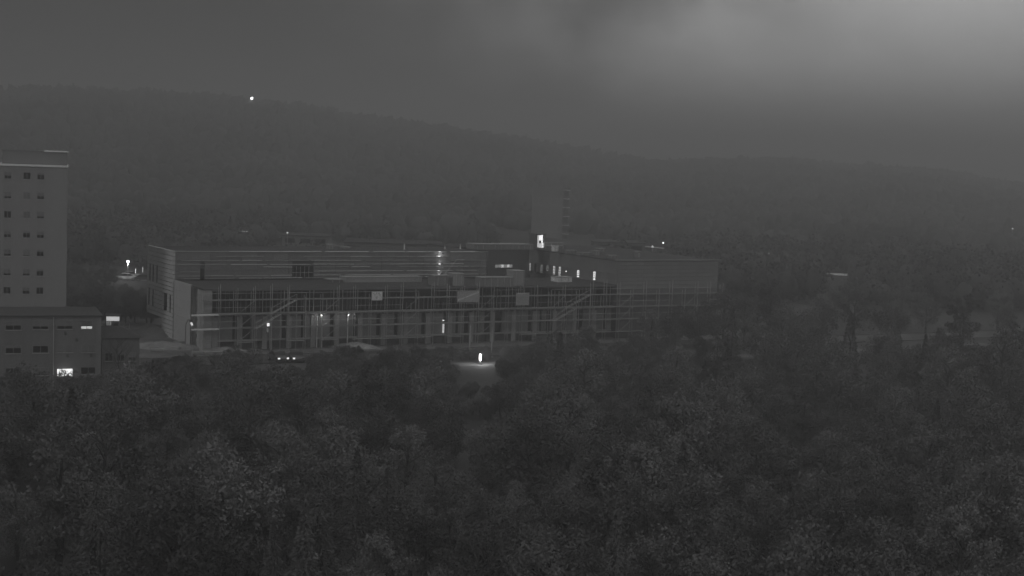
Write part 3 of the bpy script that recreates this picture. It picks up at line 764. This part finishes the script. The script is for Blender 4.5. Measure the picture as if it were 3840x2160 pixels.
# halls and roofs beyond the site
def hall(u0, u1, v, d, h, dep, label, m='low_wall', lit=None, name='flat_roofed_hall'):
    a = on_d(u0, v, d); b = on_d(u1, v, d); w = b.x - a.x
    e = empty(name, ((a.x + b.x) / 2, d, ground_z(0, d) * 0), R(2)); tag(e, label, 'building')
    z = a.z
    piece('wall', e, -w / 2, w / 2, 0, dep, 0, z - 0.25, m); piece('roof', e, -w / 2 - .3, w / 2 + .3, -.3, dep + .3, z - 0.25, z, 'roofing')
    n = max(3, int(w / 4))
    for k in range(n):
        x = -w / 2 + (k + .5) * w / n; piece('window', e, x - w / n * .33, x + w / n * .33, -0.05, -0.002, z - 1.9, z - 0.8, 'glass')
    if lit:
        piece('lit_strip', e, w / 2 - lit[0], w / 2 - lit[1], -.42, -.31, z - .2, z - 0.02, 'lit_window')
    return e
hall(1290, 1650, 905, 330, 6, 14, 'long pale hall roof just visible behind the upper wall')
hall(1060, 1230, 880, 380, 6, 12, 'flat hall behind the left part of the upper roof')
hall(690, 946, 858, 420, 8, 18, 'flat hall with a bright lit roof edge on the slope', lit=(3.2, 0.2))
hall(150, 372, 893, 380, 5, 6, 'low pale shed beside the apartment tower')
hall(2230, 2420, 905, 390, 6, 12, 'plain hall behind the wing roof')
# lit canopy far right
a = on_d(3095, 1026, 412); b = on_d(3195, 1030, 412)
e = empty('canopy', ((a.x + b.x) / 2, 412, 0), R(-3)); tag(e, 'long lit canopy glowing on the dark right slope', 'canopy')
w = (b.x - a.x) / 2
piece('roof', e, -w, w, 0, 3, a.z - .1, a.z, 'white_metal')
piece('light_strip', e, -w * .3, w * .95, 0.3, 0.6, a.z - .3, a.z - .2, 'lit_window'); piece('light_strip', e, -w * .95, -w * .32, 0.3, 0.6, a.z - .26, a.z - .2, 'lit_dim')
piece('back_wall', e, -w, w, 2.7, 2.95, 0, a.z - .11, 'pale_wall')
for q in (-1, -.5, 0, .5, 1): rod('column', e, (q * w * .97, .2, 0), (q * w * .97, .2, a.z - .1), .08, 'dull_steel')

# ------------------------------------------------------------------ lamps along streets and on the hill
def mk_lamp(loc, h, label, group=None, m='tiny_lamp', r=0.22, power=0, pole=0.06):
    e = empty('street_lamp', loc); tag(e, label, 'street lamp', group)
    MB().tube((0, 0, 0), (0, 0, h), pole * 1.4, pole).build('pole', 'dull_steel', e)
    MB().ball((0, 0, h + r * 0.9), r).build('lamp_head', m, e, True)
    if power: point('glow', (0, -0.1, h - 0.3), power, 0.2, e)
    return e
def lamp_at(u, v, d, h, label, **k):
    p = on_d(u, v, d); gz = float(ground_z(p.x, p.y))
    return mk_lamp((p.x, p.y, gz), max(p.z - gz, 0.8), label, **k)
lamp_at(944, 373, 960, 6, 'bright lone lamp near the top of the wooded ridge', m='lamp', r=0.8)
HG = 'tiny lamps scattered over the dark hillside'
for u, v, d in ((296, 667, 640), (290, 813, 520), (394, 813, 520), (2598, 910, 455), (2617, 916, 450), (3218, 982, 430), (3797, 860, 500), (2606, 738, 760), (468, 640, 700)):
    lamp_at(u, v, d, 5, 'tiny distant street lamp glowing among the trees of the hillside', group=HG, r=0.2)
lamp_at(2487, 914, 420, 5, 'small lamp shining above the boom of the crane truck', r=0.25)
lamp_at(2883, 957, 400, 5, 'single lamp above the treetops right of the wing', r=0.3, m='lamp_soft')
lamp_at(480, 985, 322, 4, 'globe lamp over the lit car park behind the gable', r=0.26, m='lamp', power=420)
p = on_z(2477, 958, 6)
e = mk_lamp((p.x, 400, 0), on_d(2477, 930, 400).z, 'lit white lamp mast behind the wing roof', m='tiny_lamp', r=0.3, pole=0.16)
e2 = e.children[0]; e2.data.materials[0] = MATS['lit_window']
# lit pole far left behind roofs
lamp_at(1078, 876, 360, 5, 'faint lamp post behind the flat hall roof', r=0.22, m='lit_window')
# bollard light columns on the car park
for u, v, lab in ((508, 1031, 'bright light column on the lit car park behind the gable'), (535, 1024, 'fainter light column beside the parked cars behind the gable')):
    p = on_z(u, v, 0.2); e = empty('light_column', (p.x, p.y, 0)); tag(e, lab, 'lamp')
    MB().tube((0, 0, 0.0), (0, 0, 0.35), .1, .1, 10).build('base', 'dark_metal', e)
    MB().tube((0, 0, 0.35), (0, 0, 1.55), .07, .07, 10).build('tube', 'lit_bright' if u < 520 else 'lit_window', e)
    MB().tube((0, 0, 1.55), (0, 0, 1.62), .09, .05, 10).build('cap', 'dark_metal', e)
p = on_z(505, 1046, 0); q = MB().box(-7, 7, -5, 5, -0.02, 0.012).build('car_park', 'gravel'); q.location = (p.x + 1, p.y + 2, 0); tag(q, kind='structure')

# curved street lamp in front of the gable
p = on_z(694, 1300, 0)
sl = empty('street_lamp', (p.x, p.y, 0), 0); tag(sl, 'curved arm street lamp standing against the pale gable', 'street lamp')
hp = on_d(714, 1212, p.y); top = on_d(701, 1199, p.y); hx, hz = hp.x - p.x, hp.z
k = MB(); pts = [(0, 0, 0), (0.04, 0, hz - .6), (0.10, 0, hz - .1), (.25, 0, hz + .25), (hx * .6, 0, hz + .46), (hx, 0, hz + .42)]
for a, b in zip(pts[:-1], pts[1:]): k.tube(a, b, .055, .05)
k.build('pole', 'dark_metal', sl)
MB().ball((hx + .05, 0, hz + .28), .24, 10, 6, .8).build('lamp_head', 'dark_metal', sl, True)
MB().ball((hx + .1, -.12, hz + .04), .09, 8, 5).build('bulb', 'lit_window', sl, True)
point('glow', (hx + .1, -.2, hz - .25), 6, .12, sl)

# flood light in front of the site
p = on_z(1800, 1366, 0)
fl = empty('flood_light', (p.x, p.y, 0)); tag(fl, 'intensely bright upright flood light on the path before the site', 'flood light')
MB().box(-.35, .35, -.35, .35, 0, .18).build('base', 'dark_metal', fl); MB().tube((0, 0, .18), (0, 0, .5), .06).build('stem', 'dull_steel', fl)
MB().box(-.1, .1, -.08, .08, .5, 1.35).build('tube', 'lamp', fl); MB().box(-.14, .14, .085, .14, .45, 1.4).build('reflector', 'white_metal', fl)
point('glow', (.3, -.6, 1.6), 330, .2, fl)
k = MB(); n = 40
l0 = B.loc((p.x, p.y, 0))
for i in range(n + 1):
    x_ = -70 + 200 * i / n; yc = l0.y - .8 + 1.2 * math.sin(x_ * .06); hw = 1.5 + .25 * math.sin(x_ * .9)
    k.v += [(x_, yc - hw, .013), (x_, yc + hw, .013)]
for i in range(n): k.f.append((2 * i, 2 * i + 2, 2 * i + 3, 2 * i + 1))
q = k.build('path', 'path_grit'); q.location = (X0, Y0, 0); q.rotation_euler = (0, 0, BR); tag(q, kind='structure')

# ------------------------------------------------------------------ road, cars, site ground
def strip(name, s0, s1, t0, t1, z, m):
    o = MB().box(s0, s1, t0, t1, -0.05, z).build(name, m); o.location = (X0, Y0, 0); o.rotation_euler = (0, 0, BR); tag(o, kind='structure'); return o
strip('site_ground', -24, 100, -5.5, 60, 0.006, 'soil')
strip('road', -75, 150, -12.5, -6.2, 0.012, 'asphalt')
strip('kerb', -75, 150, -6.2, -5.95, 0.13, 'kerb_stone'); strip('kerb', -75, 150, -12.75, -12.5, 0.13, 'kerb_stone')
strip('pavement', -75, 150, -14.6, -12.75, 0.12, 'asphalt')
for k in range(24): o = strip('lane_marking', -60 + k * 8, -57 + k * 8, -9.4, -9.28, 0.018, 'paint')

def make_car(paint, label, group=None):
    e = empty('parked_car', (0, 0, 0)); tag(e, label, 'car', group)
    body = MB().prism([(-2.1, .35), (2.1, .35), (2.15, .62), (2.0, .82), (1.1, .92), (-1.75, .95), (-2.12, .86), (-2.16, .6)], -.85, .85).build('body', paint, e)
    MB().prism([(.95, .92), (.45, 1.38), (-1.15, 1.42), (-1.75, .95)], -.72, .72).build('cabin', 'glass', e)
    MB().prism([(.42, 1.385), (-1.13, 1.425), (-1.1, 1.46), (.36, 1.43)], -.7, .7).build('roof', paint, e)
    for x in (-1.3, 1.3):
        for y in (-.8, .8):
            w = MB().tube((x, y - .1, .32), (x, y + .1, .32), .32, n=14).build('wheel', 'rubber', e)
            MB().tube((x, y - .115, .32), (x, y + .115, .32), .18, n=10).build('rim', 'dull_steel', w)
    return e
def lights(e, m, xs=2.12, ys=(-.62, .62)):
    for y in ys: MB().box(xs - .04, xs + .04, y - .14, y + .14, .58, .76).build('headlight', m, e)
p = on_z(1036, 1345, 0.6); c1 = make_car('car_paint', 'dark car with both headlights on, on the site road'); c1.location = (p.x, p.y + 1.7, 0.012); c1.rotation_euler = (0, 0, R(-62)); lights(c1, 'lamp_soft')
p = on_z(1090, 1346, 0.6); c2 = make_car('car_paint', 'dark car with one headlight glowing behind the lit car'); c2.location = (p.x + 0.5, p.y + 2.2, 0.012); c2.rotation_euler = (0, 0, R(-75)); lights(c2, 'lamp_soft', ys=(-.62,)); lights(c2, 'glass', ys=(.62,))
for (u, v, rz, lab, pt) in ((478, 1040, 5, 'pale car parked under the globe lamp', 'car_paint_pale'), (490, 1032, 8, 'second pale car parked further back on the lit car park', 'car_paint_pale'), (545, 1044, 4, 'dark car at the right end of the lit car park', 'car_paint')):
    p = on_z(u, v, 0.6); c = make_car(pt, lab); c.location = (p.x, p.y, 0.012); c.rotation_euler = (0, 0, R(rz)); lights(c, 'glass')
# crane truck far behind the wing
p = on_d(2450, 930, 405)
e = empty('crane_truck', (p.x, 405, 0)); tag(e, 'crane truck with a pale boom behind the wing roof', 'truck')
MB().box(-3.2, 1.6, -1.1, 1.1, .7, 1.2).build('bed', 'dark_metal', e); MB().box(1.7, 3.3, -1.1, 1.1, .5, 2.7).build('cab', 'car_paint', e)
for x in (-2.3, -1.2, 2.5):
    for y in (-1, 1): MB().tube((x, y - .14, .5), (x, y + .14, .5), .5, n=12).build('wheel', 'rubber', e)
MB().tube((-0.5, 0, 1.2), (-0.2, 0, p.z - .5), .28).build('mast', 'dull_steel', e); MB().tube((-2.6, 0, p.z + .35), (2.8, 0, p.z), .16).build('boom', 'white_metal', e)
MB().box(-.5, .9, -.4, .4, p.z - 1.5, p.z - .2).build('basket', 'pale_wall', e)

# site cabin with lit white wall, fence
p = on_d(423, 1212, 232)
e = empty('site_cabin', (p.x, p.y, 0), R(12)); tag(e, 'small site cabin with lit white upper wall behind a mesh fence', 'cabin')
piece('wall', e, -1.0, 1.0, .06, 2.4, 0, p.z + 1.1, 'pale_wall'); piece('lit_panel', e, -.95, .95, 0, .05, p.z + .35, p.z + 1.0, 'lit_window'); piece('roof', e, -1.1, 1.1, -.1, 2.5, p.z + 1.1, p.z + 1.2, 'roofing')
for x in (-.9, -.66, -.42): piece('lit_panel', e, x, x + .14, 0.0, .05, p.z - .3, p.z + .3, 'lit_dim')
piece('window', e, -.1, .85, 0.0, .05, p.z - .35, p.z + .25, 'glass')
fe = empty('mesh_fence', (p.x + .6, p.y - 2.2, 0), R(8)); tag(fe, 'mesh fence with thin posts in front of the lit cabin', 'fence')
for k in range(7):
    rod('post', fe, (-2.4 + k * .8, 0, 0), (-2.4 + k * .8, 0, p.z + .15), .035, 'dull_steel')
for z in (.4, .9, 1.4, 1.9): rod('wire', fe, (-2.4, 0, z), (2.4, 0, z), .018, 'dull_steel')
# rubble, spoil and boards round the gable
def heap(u, v, w, d_, h, label, m='soil', name='spoil_heap'):
    p = on_z(u, v, 0.1); g_ = np.random.default_rng(int(u + v)); n = 18; mb = MB()
    for i in range(n + 1):
        for j in range(n + 1):
            x = -1 + 2 * i / n; y = -1 + 2 * j / n; r_ = math.hypot(x, y); z = max(0, 1 - r_) ** .8 * h * (0.75 + 0.5 * g_.random())
            mb.v.append((x * w, y * d_, z - .03))
    for i in range(n):
        for j in range(n): a = i * (n + 1) + j; mb.f.append((a, a + n + 1, a + n + 2, a + 1))
    o = mb.build(name, m); o.location = p; o.location.z = 0; tag(o, label, 'heap'); return o
heap(560, 1245, 7, 6, 1.3, 'pale spoil heap left of the gable foot'); heap(620, 1300, 6, 3, .9, 'flat rubble heap below the gable', 'gravel')
heap(1240, 1275, 3.2, 2, .9, 'pale sand heap below the lit props', 'gravel'); heap(1330, 1300, 4, 2, .8, 'wide low sand heap in front of the piers', 'gravel'); heap(850, 1315, 4, 1.6, .7, 'long earth bank right of the corner pier', 'gravel')
for k, (u, v, w, rz, lab) in enumerate(((588, 1302, 2.0, 15, 'short stack of pale boards near the gable'), (590, 1312, 1.7, 5, 'lower stack of pale boards near the gable'), (655, 1306, 1.6, -10, 'loose pale planks on the rubble by the gable'), (690, 1282, 3.5, 62, 'pallets lined along the gable foot'), (755, 1322, 2.6, 28, 'concrete blocks stacked at the corner pier'), (820, 1322, 4.2, 28, 'long concrete beams beside the corner pier'), (1180, 1395, 2.8, 20, 'pale low wall block among the bushes'))):
    p = on_z(u, v, 0.2); e = empty('board_stack', (p.x, p.y, 0), R(rz)); tag(e, lab, 'stack')
    for j in range(3): piece('board', e, -w / 2 + rnd.uniform(-.1, .1), w / 2 + rnd.uniform(-.1, .1), -.4 + rnd.uniform(-.05, .05), .4, .02 + j * .13, .02 + j * .13 + .11, 'concrete')
# tubular frame (fence) by the sand heap
p = on_z(1350, 1290, 0); e = empty('tube_barrier', (p.x, p.y, 0), BR); tag(e, 'steel tube barrier arching beside the sand heap', 'barrier')
rod('top_rail', e, (-2, 0, 1.15), (1.0, 0, 1.15), .05, 'steel'); rod('leg', e, (1.0, 0, 0), (1.0, 0, 1.15), .05, 'steel'); rod('leg', e, (-2, 0, 0), (-2, 0, 1.15), .05, 'dull_steel'); rod('mid_rail', e, (-2, 0, .6), (1, 0, .6), .03, 'dull_steel')
# white site toilet / control box
p = on_z(1418, 1285, 0); e = empty('control_box', (p.x, p.y, 0), BR); tag(e, 'pale control box on a stand before the piers', 'box')
piece('cabinet', e, -.4, .4, -.3, .3, 1.5, 2.3, 'white_metal'); piece('stand', e, -.3, .3, -.2, .2, .05, 1.45, 'low_wall'); piece('foot', e, -.5, .5, -.4, .4, 0, .05, 'dark_metal')
piece('hatch', e, -.3, .3, -.33, -.302, 1.6, 2.2, 'dull_steel')
# pipe stand posts in front of the site
for u, v, h, lab in ((1760, 1336, 4.6, 'tall thin post with a cross arm before the site'), (1842, 1340, 3.9, 'plain thin post right of the flood light')):
    p = on_z(u, v, 0); e = empty('site_post', (p.x, p.y, 0), BR); tag(e, lab, 'post')
    MB().tube((0, 0, 0), (0, 0, h), .09, .07).build('shaft', 'concrete', e); MB().box(-.2, .2, -.2, .2, 0, .12).build('foot', 'concrete', e)
    if 'cross' in lab: MB().box(-.9, .9, -.05, .05, 1.0, 1.1).build('cross_arm', 'dull_steel', e)

# ------------------------------------------------------------------ trees
def crown_mesh(name, seed, rx, rz, zc, clumps, per, leaf, m, top_bias=0.0):
    g_ = np.random.default_rng(seed); V = []; Fq = []
    for c in range(clumps):
        d = g_.normal(0, 1, 3); d /= np.linalg.norm(d); rr = g_.uniform(.35, 1.0) ** .6
        ce = d * rr * np.array([rx, rx, rz]) * g_.uniform(.78, 1.08); ce[2] += zc
        cr = g_.uniform(.22, .38) * min(rx, rz * 1.2)
        n = int(per * g_.uniform(.7, 1.3))
        P = g_.normal(0, 1, (n, 3)); P /= np.linalg.norm(P, axis=1)[:, None]
        P = ce + P * (cr * g_.uniform(.35, 1.0, (n, 1))) * np.array([1, 1, .75])
        A = g_.normal(0, 1, (n, 3)); A /= np.linalg.norm(A, axis=1)[:, None]
        Bv = np.cross(A, g_.normal(0, 1, (n, 3))); Bv /= np.linalg.norm(Bv, axis=1)[:, None]
        L_ = leaf * g_.uniform(.6, 1.35, (n, 1))
        q = np.stack([P - A * L_ * .5, P + Bv * L_ * .32, P + A * L_ * .55, P - Bv * L_ * .32], 1)
        b = len(V); V += q.reshape(-1, 3).tolist(); Fq += [(b + 4 * i, b + 4 * i + 1, b + 4 * i + 2, b + 4 * i + 3) for i in range(n)]
    me = bpy.data.meshes.new(name); me.from_pydata(V, [], Fq); me.update(); me.materials.append(MATS[m]); return me
def trunk_mesh(name, seed, h, r, limbs, reach, m='bark', fine=0):
    g_ = random.Random(seed); mb = MB(); p = Vector((0, 0, 0)); k = 6
    pts = [Vector((g_.uniform(-.12, .12) * i * h / k * .4, g_.uniform(-.12, .12) * i * h / k * .4, h * i / k)) for i in range(k + 1)]; pts[0] = Vector((0, 0, -.05))
    for i in range(k): mb.tube(pts[i], pts[i + 1], r * (1 - .8 * i / k), r * (1 - .8 * (i + 1) / k), 8, False)
    def grow(o, d, l, rr, lev):
        q = o + d * l * .55 + Vector((0, 0, l * .05)); mb.tube(o, q, rr, rr * .7, 5, False)
        d2 = (d + Vector((g_.uniform(-.3, .3), g_.uniform(-.3, .3), g_.uniform(.05, .4)))).normalized(); e_ = q + d2 * l * .5
        mb.tube(q, e_, rr * .7, rr * .3, 5, False)
        if lev > 0:
            for b_ in range(3):
                dd = (d + Vector((g_.uniform(-.9, .9), g_.uniform(-.9, .9), g_.uniform(-.1, .8)))).normalized(); grow(q if b_ else e_, dd, l * .58, rr * .5, lev - 1)
    for i in range(limbs):
        t = .35 + .6 * i / limbs; f = t * k; a = int(f); o = pts[a].lerp(pts[min(a + 1, k)], f - a); an = i * 2.4 + g_.uniform(-.4, .4)
        grow(o, Vector((math.cos(an), math.sin(an), g_.uniform(.4, 1.0))).normalized(), reach * (1.15 - .6 * t), r * (.5 - .25 * t), fine)
    return mb.mesh(name, m, True)
KINDS = []   # name, label stem, trunk mesh, crown mesh, height
def kind(name, adj, seed, h, rx, rz, m, leaf=.34, clumps=46, per=44):
    leaf, per = leaf * .62, int(per * 2.3)
    KINDS.append((name, adj, trunk_mesh('trunk', seed, h * .78, .05 * h * .5 + .06, 8, rx * .8), crown_mesh('crown', seed, rx, rz, h - rz * .95, clumps, per, leaf, m), h))
kind('round_tree', 'round crowned', 11, 7.6, 3.2, 3.5, 'leaf_a', clumps=60)
kind('broad_tree', 'broad spreading', 12, 6.6, 4.0, 3.0, 'leaf_b', clumps=72)
kind('upright_tree', 'slender upright', 13, 9.6, 2.0, 4.6, 'leaf_b')
kind('ragged_tree', 'ragged loose', 14, 8.6, 2.9, 4.0, 'leaf_c', leaf=.36, clumps=46, per=40)
kind('small_tree', 'small dense', 15, 4.8, 2.0, 2.0, 'leaf_a', leaf=.27)
kind('bush', 'low rounded', 16, 2.1, 1.7, 1.15, 'leaf_c', leaf=.22, clumps=30, per=34)
NUM = {}
def cone_mesh(name, seed, h, r, m, n=2300, leaf=.3):
    g_ = np.random.default_rng(seed); t = g_.uniform(0, 1, n) ** 1.5; an = g_.uniform(0, 6.283, n)
    tier = .72 + .28 * np.abs(np.sin(t * 26)); rad = r * (1 - t) * tier * g_.uniform(.35, 1.0, n) ** .5 + .05
    P = np.stack([rad * np.cos(an), rad * np.sin(an), .5 + t * (h - .5) - rad * .22], 1)
    A = np.stack([np.cos(an), np.sin(an), np.full(n, -.35)], 1) + g_.normal(0, .35, (n, 3)); A /= np.linalg.norm(A, axis=1)[:, None]
    C = np.cross(A, g_.normal(0, 1, (n, 3))); C /= np.linalg.norm(C, axis=1)[:, None]; l_ = leaf * g_.uniform(.6, 1.5, (n, 1))
    V = np.stack([P - A * l_ * .5, P + C * l_ * .22, P + A * l_ * .6, P - C * l_ * .22], 1).reshape(-1, 3)
    me = bpy.data.meshes.new(name); me.from_pydata(V.tolist(), [], [(4 * i, 4 * i + 1, 4 * i + 2, 4 * i + 3) for i in range(n)]); me.update(); me.materials.append(MATS[m]); return me
KINDS.append(('conifer', 'pointed', trunk_mesh('trunk', 31, 8.6, .2, 3, .5), cone_mesh('crown', 31, 9.8, 2.3, 'leaf_b', n=4200, leaf=.22), 9.8))
def proj(p):
    d = Vector(p) - Vector((0, 0, CAMZ)); f_ = d.dot(fwd); return 1920 + F4K * d.dot(rtv) / f_, 1080 - F4K * d.dot(upv) / f_
KEEP = [(1000, 1328, 1125, 1362, 209), (1745, 1335, 1850, 1420, 216), (1782, 1360, 1835, 1388, 214), (760, 900, 1900, 1285, 235), (1900, 900, 2440, 1240, 235), (2440, 900, 2600, 1110, 235), (375, 900, 760, 1320, 230), (375, 1180, 520, 1360, 180),
        (70, 1100, 380, 1372, 178), (450, 970, 560, 1060, 335), (3085, 1015, 3205, 1042, 420), (1985, 690, 2140, 915, 540), (2460, 915, 2500, 960, 410), (1110, 1262, 1150, 1285, 225)]
def blocks(x, y, w, h):
    u0, v1 = proj((x - w, y, 0)); u1, v0 = proj((x + w, y, h))
    return any(y < D and u0 < c and u1 > a and v0 < d and v1 > b for a, b, c, d, D in KEEP)
def tree(k, x, y, s, where, group, cat=None):
    _u, _v = proj((x, y, KINDS[k][4] * s))
    if not ((-120 < _u < 3960 or k not in (4, 5) and -700 < _u < 4700) and _v < 2200) or NUM.get(k, 0) >= 296: return None          # the photograph shows nothing of it
    if blocks(x, y, (3.0, 3.8, 1.9, 2.7, 1.9, 1.6, 2.2)[k] * s, KINDS[k][4] * s * 1.02): return None
    NUM[k] = NUM.get(k, 0) + 1
    name, adj, tm, cm, h = KINDS[k]; z = float(ground_z(x, y))
    e = empty(name, (x, y, z), rnd.uniform(0, 6.28)); e.scale = (s * rnd.uniform(.92, 1.08), s * rnd.uniform(.92, 1.08), s)
    c = 'bush' if k == 5 else 'tree'
    noun = 'conifer' if k == 6 else c
    size = 'tall' if s > .8 else 'middling' if s > .62 else 'stunted'
    tag(e, f'{size} {adj} {noun} {where}', c, f'{size} {adj} {noun} {group}')
    for n_, me in (('trunk', tm), ('crown', cm)):
        o = bpy.data.objects.new(n_, me); col.objects.link(o); o.parent = e
    return e
taken = []
def free(x, y, r):
    if any((x - a) ** 2 + (y - b) ** 2 < (r + c) ** 2 for a, b, c in taken): return False
    taken.append((x, y, r)); return True
# trees close in front of the right wing
for u, v, k, s in ((2440, 1300, 3, .75), (2530, 1310, 0, .85), (2620, 1300, 1, 1.0), (2710, 1290, 0, 1.15), (2790, 1310, 3, 1.05), (2880, 1290, 2, 1.1), (2960, 1300, 1, 1.1), (2350, 1330, 4, .9), (2260, 1325, 4, .8), (2160, 1318, 5, 1.4),
                  (3080, 1290, 0, 1.0), (3200, 1270, 3, 1.0), (3330, 1280, 1, .95), (3470, 1250, 0, .9), (3600, 1260, 2, .8), (3740, 1240, 3, .9), (2840, 1230, 1, 1.15), (2740, 1225, 2, 1.0), (3020, 1210, 0, 1.1), (3180, 1180, 1, 1.0), (3380, 1170, 3, 1.0), (3560, 1150, 0, 1.0), (3720, 1140, 1, 1.0)):
    p = on_z(u, v, 0)
    if free(p.x, p.y, 1.6): tree(k, p.x, p.y, s, 'growing beside the right wing of the site', 'by the right wing')
# bushes between road and site
for u, v, k, s in ((880, 1345, 5, .9), (950, 1365, 5, 1.0), (1010, 1392, 5, .9), (1160, 1372, 5, 1.1), (1280, 1360, 5, 1.0), (1390, 1352, 4, .55), (1480, 1360, 5, 1.2), (1570, 1345, 5, 1.0), (1650, 1360, 4, .5), (1930, 1340, 5, 1.0), (2020, 1325, 4, .6), (2100, 1345, 5, 1.1), (2070, 1300, 5, 1.2), (1980, 1300, 4, .6), (2200, 1300, 4, .75)):
    p = on_z(u, v, 0)
    if free(p.x, p.y, 1.0): tree(k, p.x, p.y, s, 'on the verge before the scaffold', 'on the verge')
# garden round the low block
for u, v, k, s in ((252, 1462, 5, 1.15), (215, 1460, 5, .9), (120, 1475, 5, 1.2), (330, 1475, 5, 1.1), (400, 1480, 5, 1.2), (520, 1400, 4, .6), (590, 1420, 5, 1.2), (660, 1410, 4, .7), (740, 1420, 5, 1.2), (820, 1410, 4, .6), (560, 1455, 4, .7), (700, 1460, 5, 1.2), (40, 1500, 4, .7)):
    p = on_z(u, v, 0)
    if free(p.x, p.y, .9): tree(k, p.x, p.y, s, 'in the garden by the low block', 'by the low block')
# bare tree in front of the annex
p = on_z(442, 1452, 0)
e = empty('bare_tree', (p.x, p.y, 0)); tag(e, 'leafless tree with thin forked branches before the annex', 'tree')
o = bpy.data.objects.new('trunk', trunk_mesh('bare_trunk', 21, 5.2, .16, 9, 2.4, fine=2)); col.objects.link(o); o.parent = e
# wooded gardens between the camera and the road
cnt = 0
def zone(x, y):
    l = B.loc((x, y, 0))
    side = 'below the low block' if l.x < -32 else 'below the annex' if l.x < -14 else 'opposite the gable' if l.x < 2 else 'opposite the lit props' if l.x < 22 else 'below the flood light' if l.x < 48 else 'opposite the right wing' if l.x < 90 else 'beyond the end of the wing'
    far_ = -l.y - 14
    return side + (', close to the road' if far_ < 28 else ', well below the road' if far_ < 60 else ', deep in the gardens')
for _ in range(9000):
    d = rnd.uniform(80, 225); x = rnd.uniform(-.48, .56) * d
    l = B.loc((x, d, 0))
    if l.y > -16.5 and not (l.x > 60 and l.y > -15.5 and l.y < -13): continue
    l2 = LB.loc((x, d, 0))
    if l2.y > -4.5 and l2.x < 7: continue
    pf = (x + 3) ** 2 + ((d - 211) * 1.0) ** 2
    if pf < 60: continue
    k = rnd.choices((0, 1, 2, 3, 4, 5, 6), (3.0, 3.0, .9, 2.6, 2.0, .5, 1.5))[0]; s = rnd.uniform(.5, 1.0) if rnd.random() < .8 else rnd.uniform(.9, 1.2)
    view = -l.y - 14
    if view < 45 and l.x < 62:
        if k not in (4, 5): continue
        s *= .55 + .3 * view / 45
    r_ = (1.75, 2.3, 1.2, 1.7, 1.3, 1.1, 1.3)[k] * s
    if free(x, d, r_):
        tree(k, x, d, s, 'standing ' + zone(x, d), 'standing ' + zone(x, d)); cnt += 1
    if cnt > 640: break
print('garden trees', cnt)
for _ in range(1100):
    lx, ly = rnd.uniform(-14, 66), rnd.uniform(-62, -15.2); w = B.wor((lx, ly, 0))
    k = rnd.choice((4, 5, 5)); s = rnd.uniform(.4, .75) if k == 4 else rnd.uniform(.6, 1.05)
    if free(w.x, w.y, (1.05, .95)[k - 4] * s): tree(k, w.x, w.y, s, 'standing ' + zone(w.x, w.y), 'standing ' + zone(w.x, w.y))
for _ in range(500):
    d = rnd.uniform(238, 318); x = rnd.uniform(-.31, -.232) * d; k = rnd.choice((0, 1, 4, 4, 5)); s = rnd.uniform(.45, .75)
    l = B.loc((x, d, 0))
    if (l.x > -3 and l.y < 31) or (TW.loc((x, d, 0)).x < 2.5 and TW.loc((x, d, 0)).y < 15): continue
    if free(x, d, 1.5 * s): tree(k, x, d, s, 'between the apartment tower and the gable', 'between tower and gable')
for _ in range(900):
    d = rnd.uniform(196, 330); x = rnd.uniform(.13, .40) * d; k = rnd.choice((4, 5)); s = rnd.uniform(.5, .85)
    l = B.loc((x, d, 0))
    if -13.5 < l.y < 42 and l.x < 93: continue
    if free(x, d, 1.0 * s): tree(k, x, d, s, 'on the slope beyond the right wing', 'on the slope beyond the wing')
# more trees in the middle distance behind the site, left and right
for _ in range(420):
    d = rnd.uniform(215, 345); x = rnd.uniform(-.36, .44) * d
    if d < 275 and x < 30: continue
    l = B.loc((x, d, 0))
    if l.y < 42 and -3 < l.x < 93: continue
    if abs(x / d + .243) < .03 or B.loc((x, d, 0)).y < -14: continue
    if abs(x - 87) < 9 and d > 380: continue
    k = rnd.choice((0, 1, 3, 4))
    if free(x, d, 2.4): tree(k, x, d, rnd.uniform(.6, .9), 'in the streets behind the site', 'behind the site')

# ------------------------------------------------------------------ haze: the wet night air
hz = MB().box(-3100, 3100, -3100, 3100, -12, 84).build('haze', None); tag(hz, 'thin pale night haze filling the whole valley', 'haze', kind='stuff')
hm = bpy.data.materials.new('haze'); hm.use_nodes = True; nt = hm.node_tree; nt.nodes.clear()
pv = nt.nodes.new('ShaderNodeVolumePrincipled'); pv.inputs['Color'].default_value = (.72, .72, .72, 1); pv.inputs['Density'].default_value = 0.0017; pv.inputs['Anisotropy'].default_value = 0.45
ou = nt.nodes.new('ShaderNodeOutputMaterial'); nt.links.new(pv.outputs[0], ou.inputs['Volume'])
hz.data.materials.append(hm); MATS['haze'] = hm
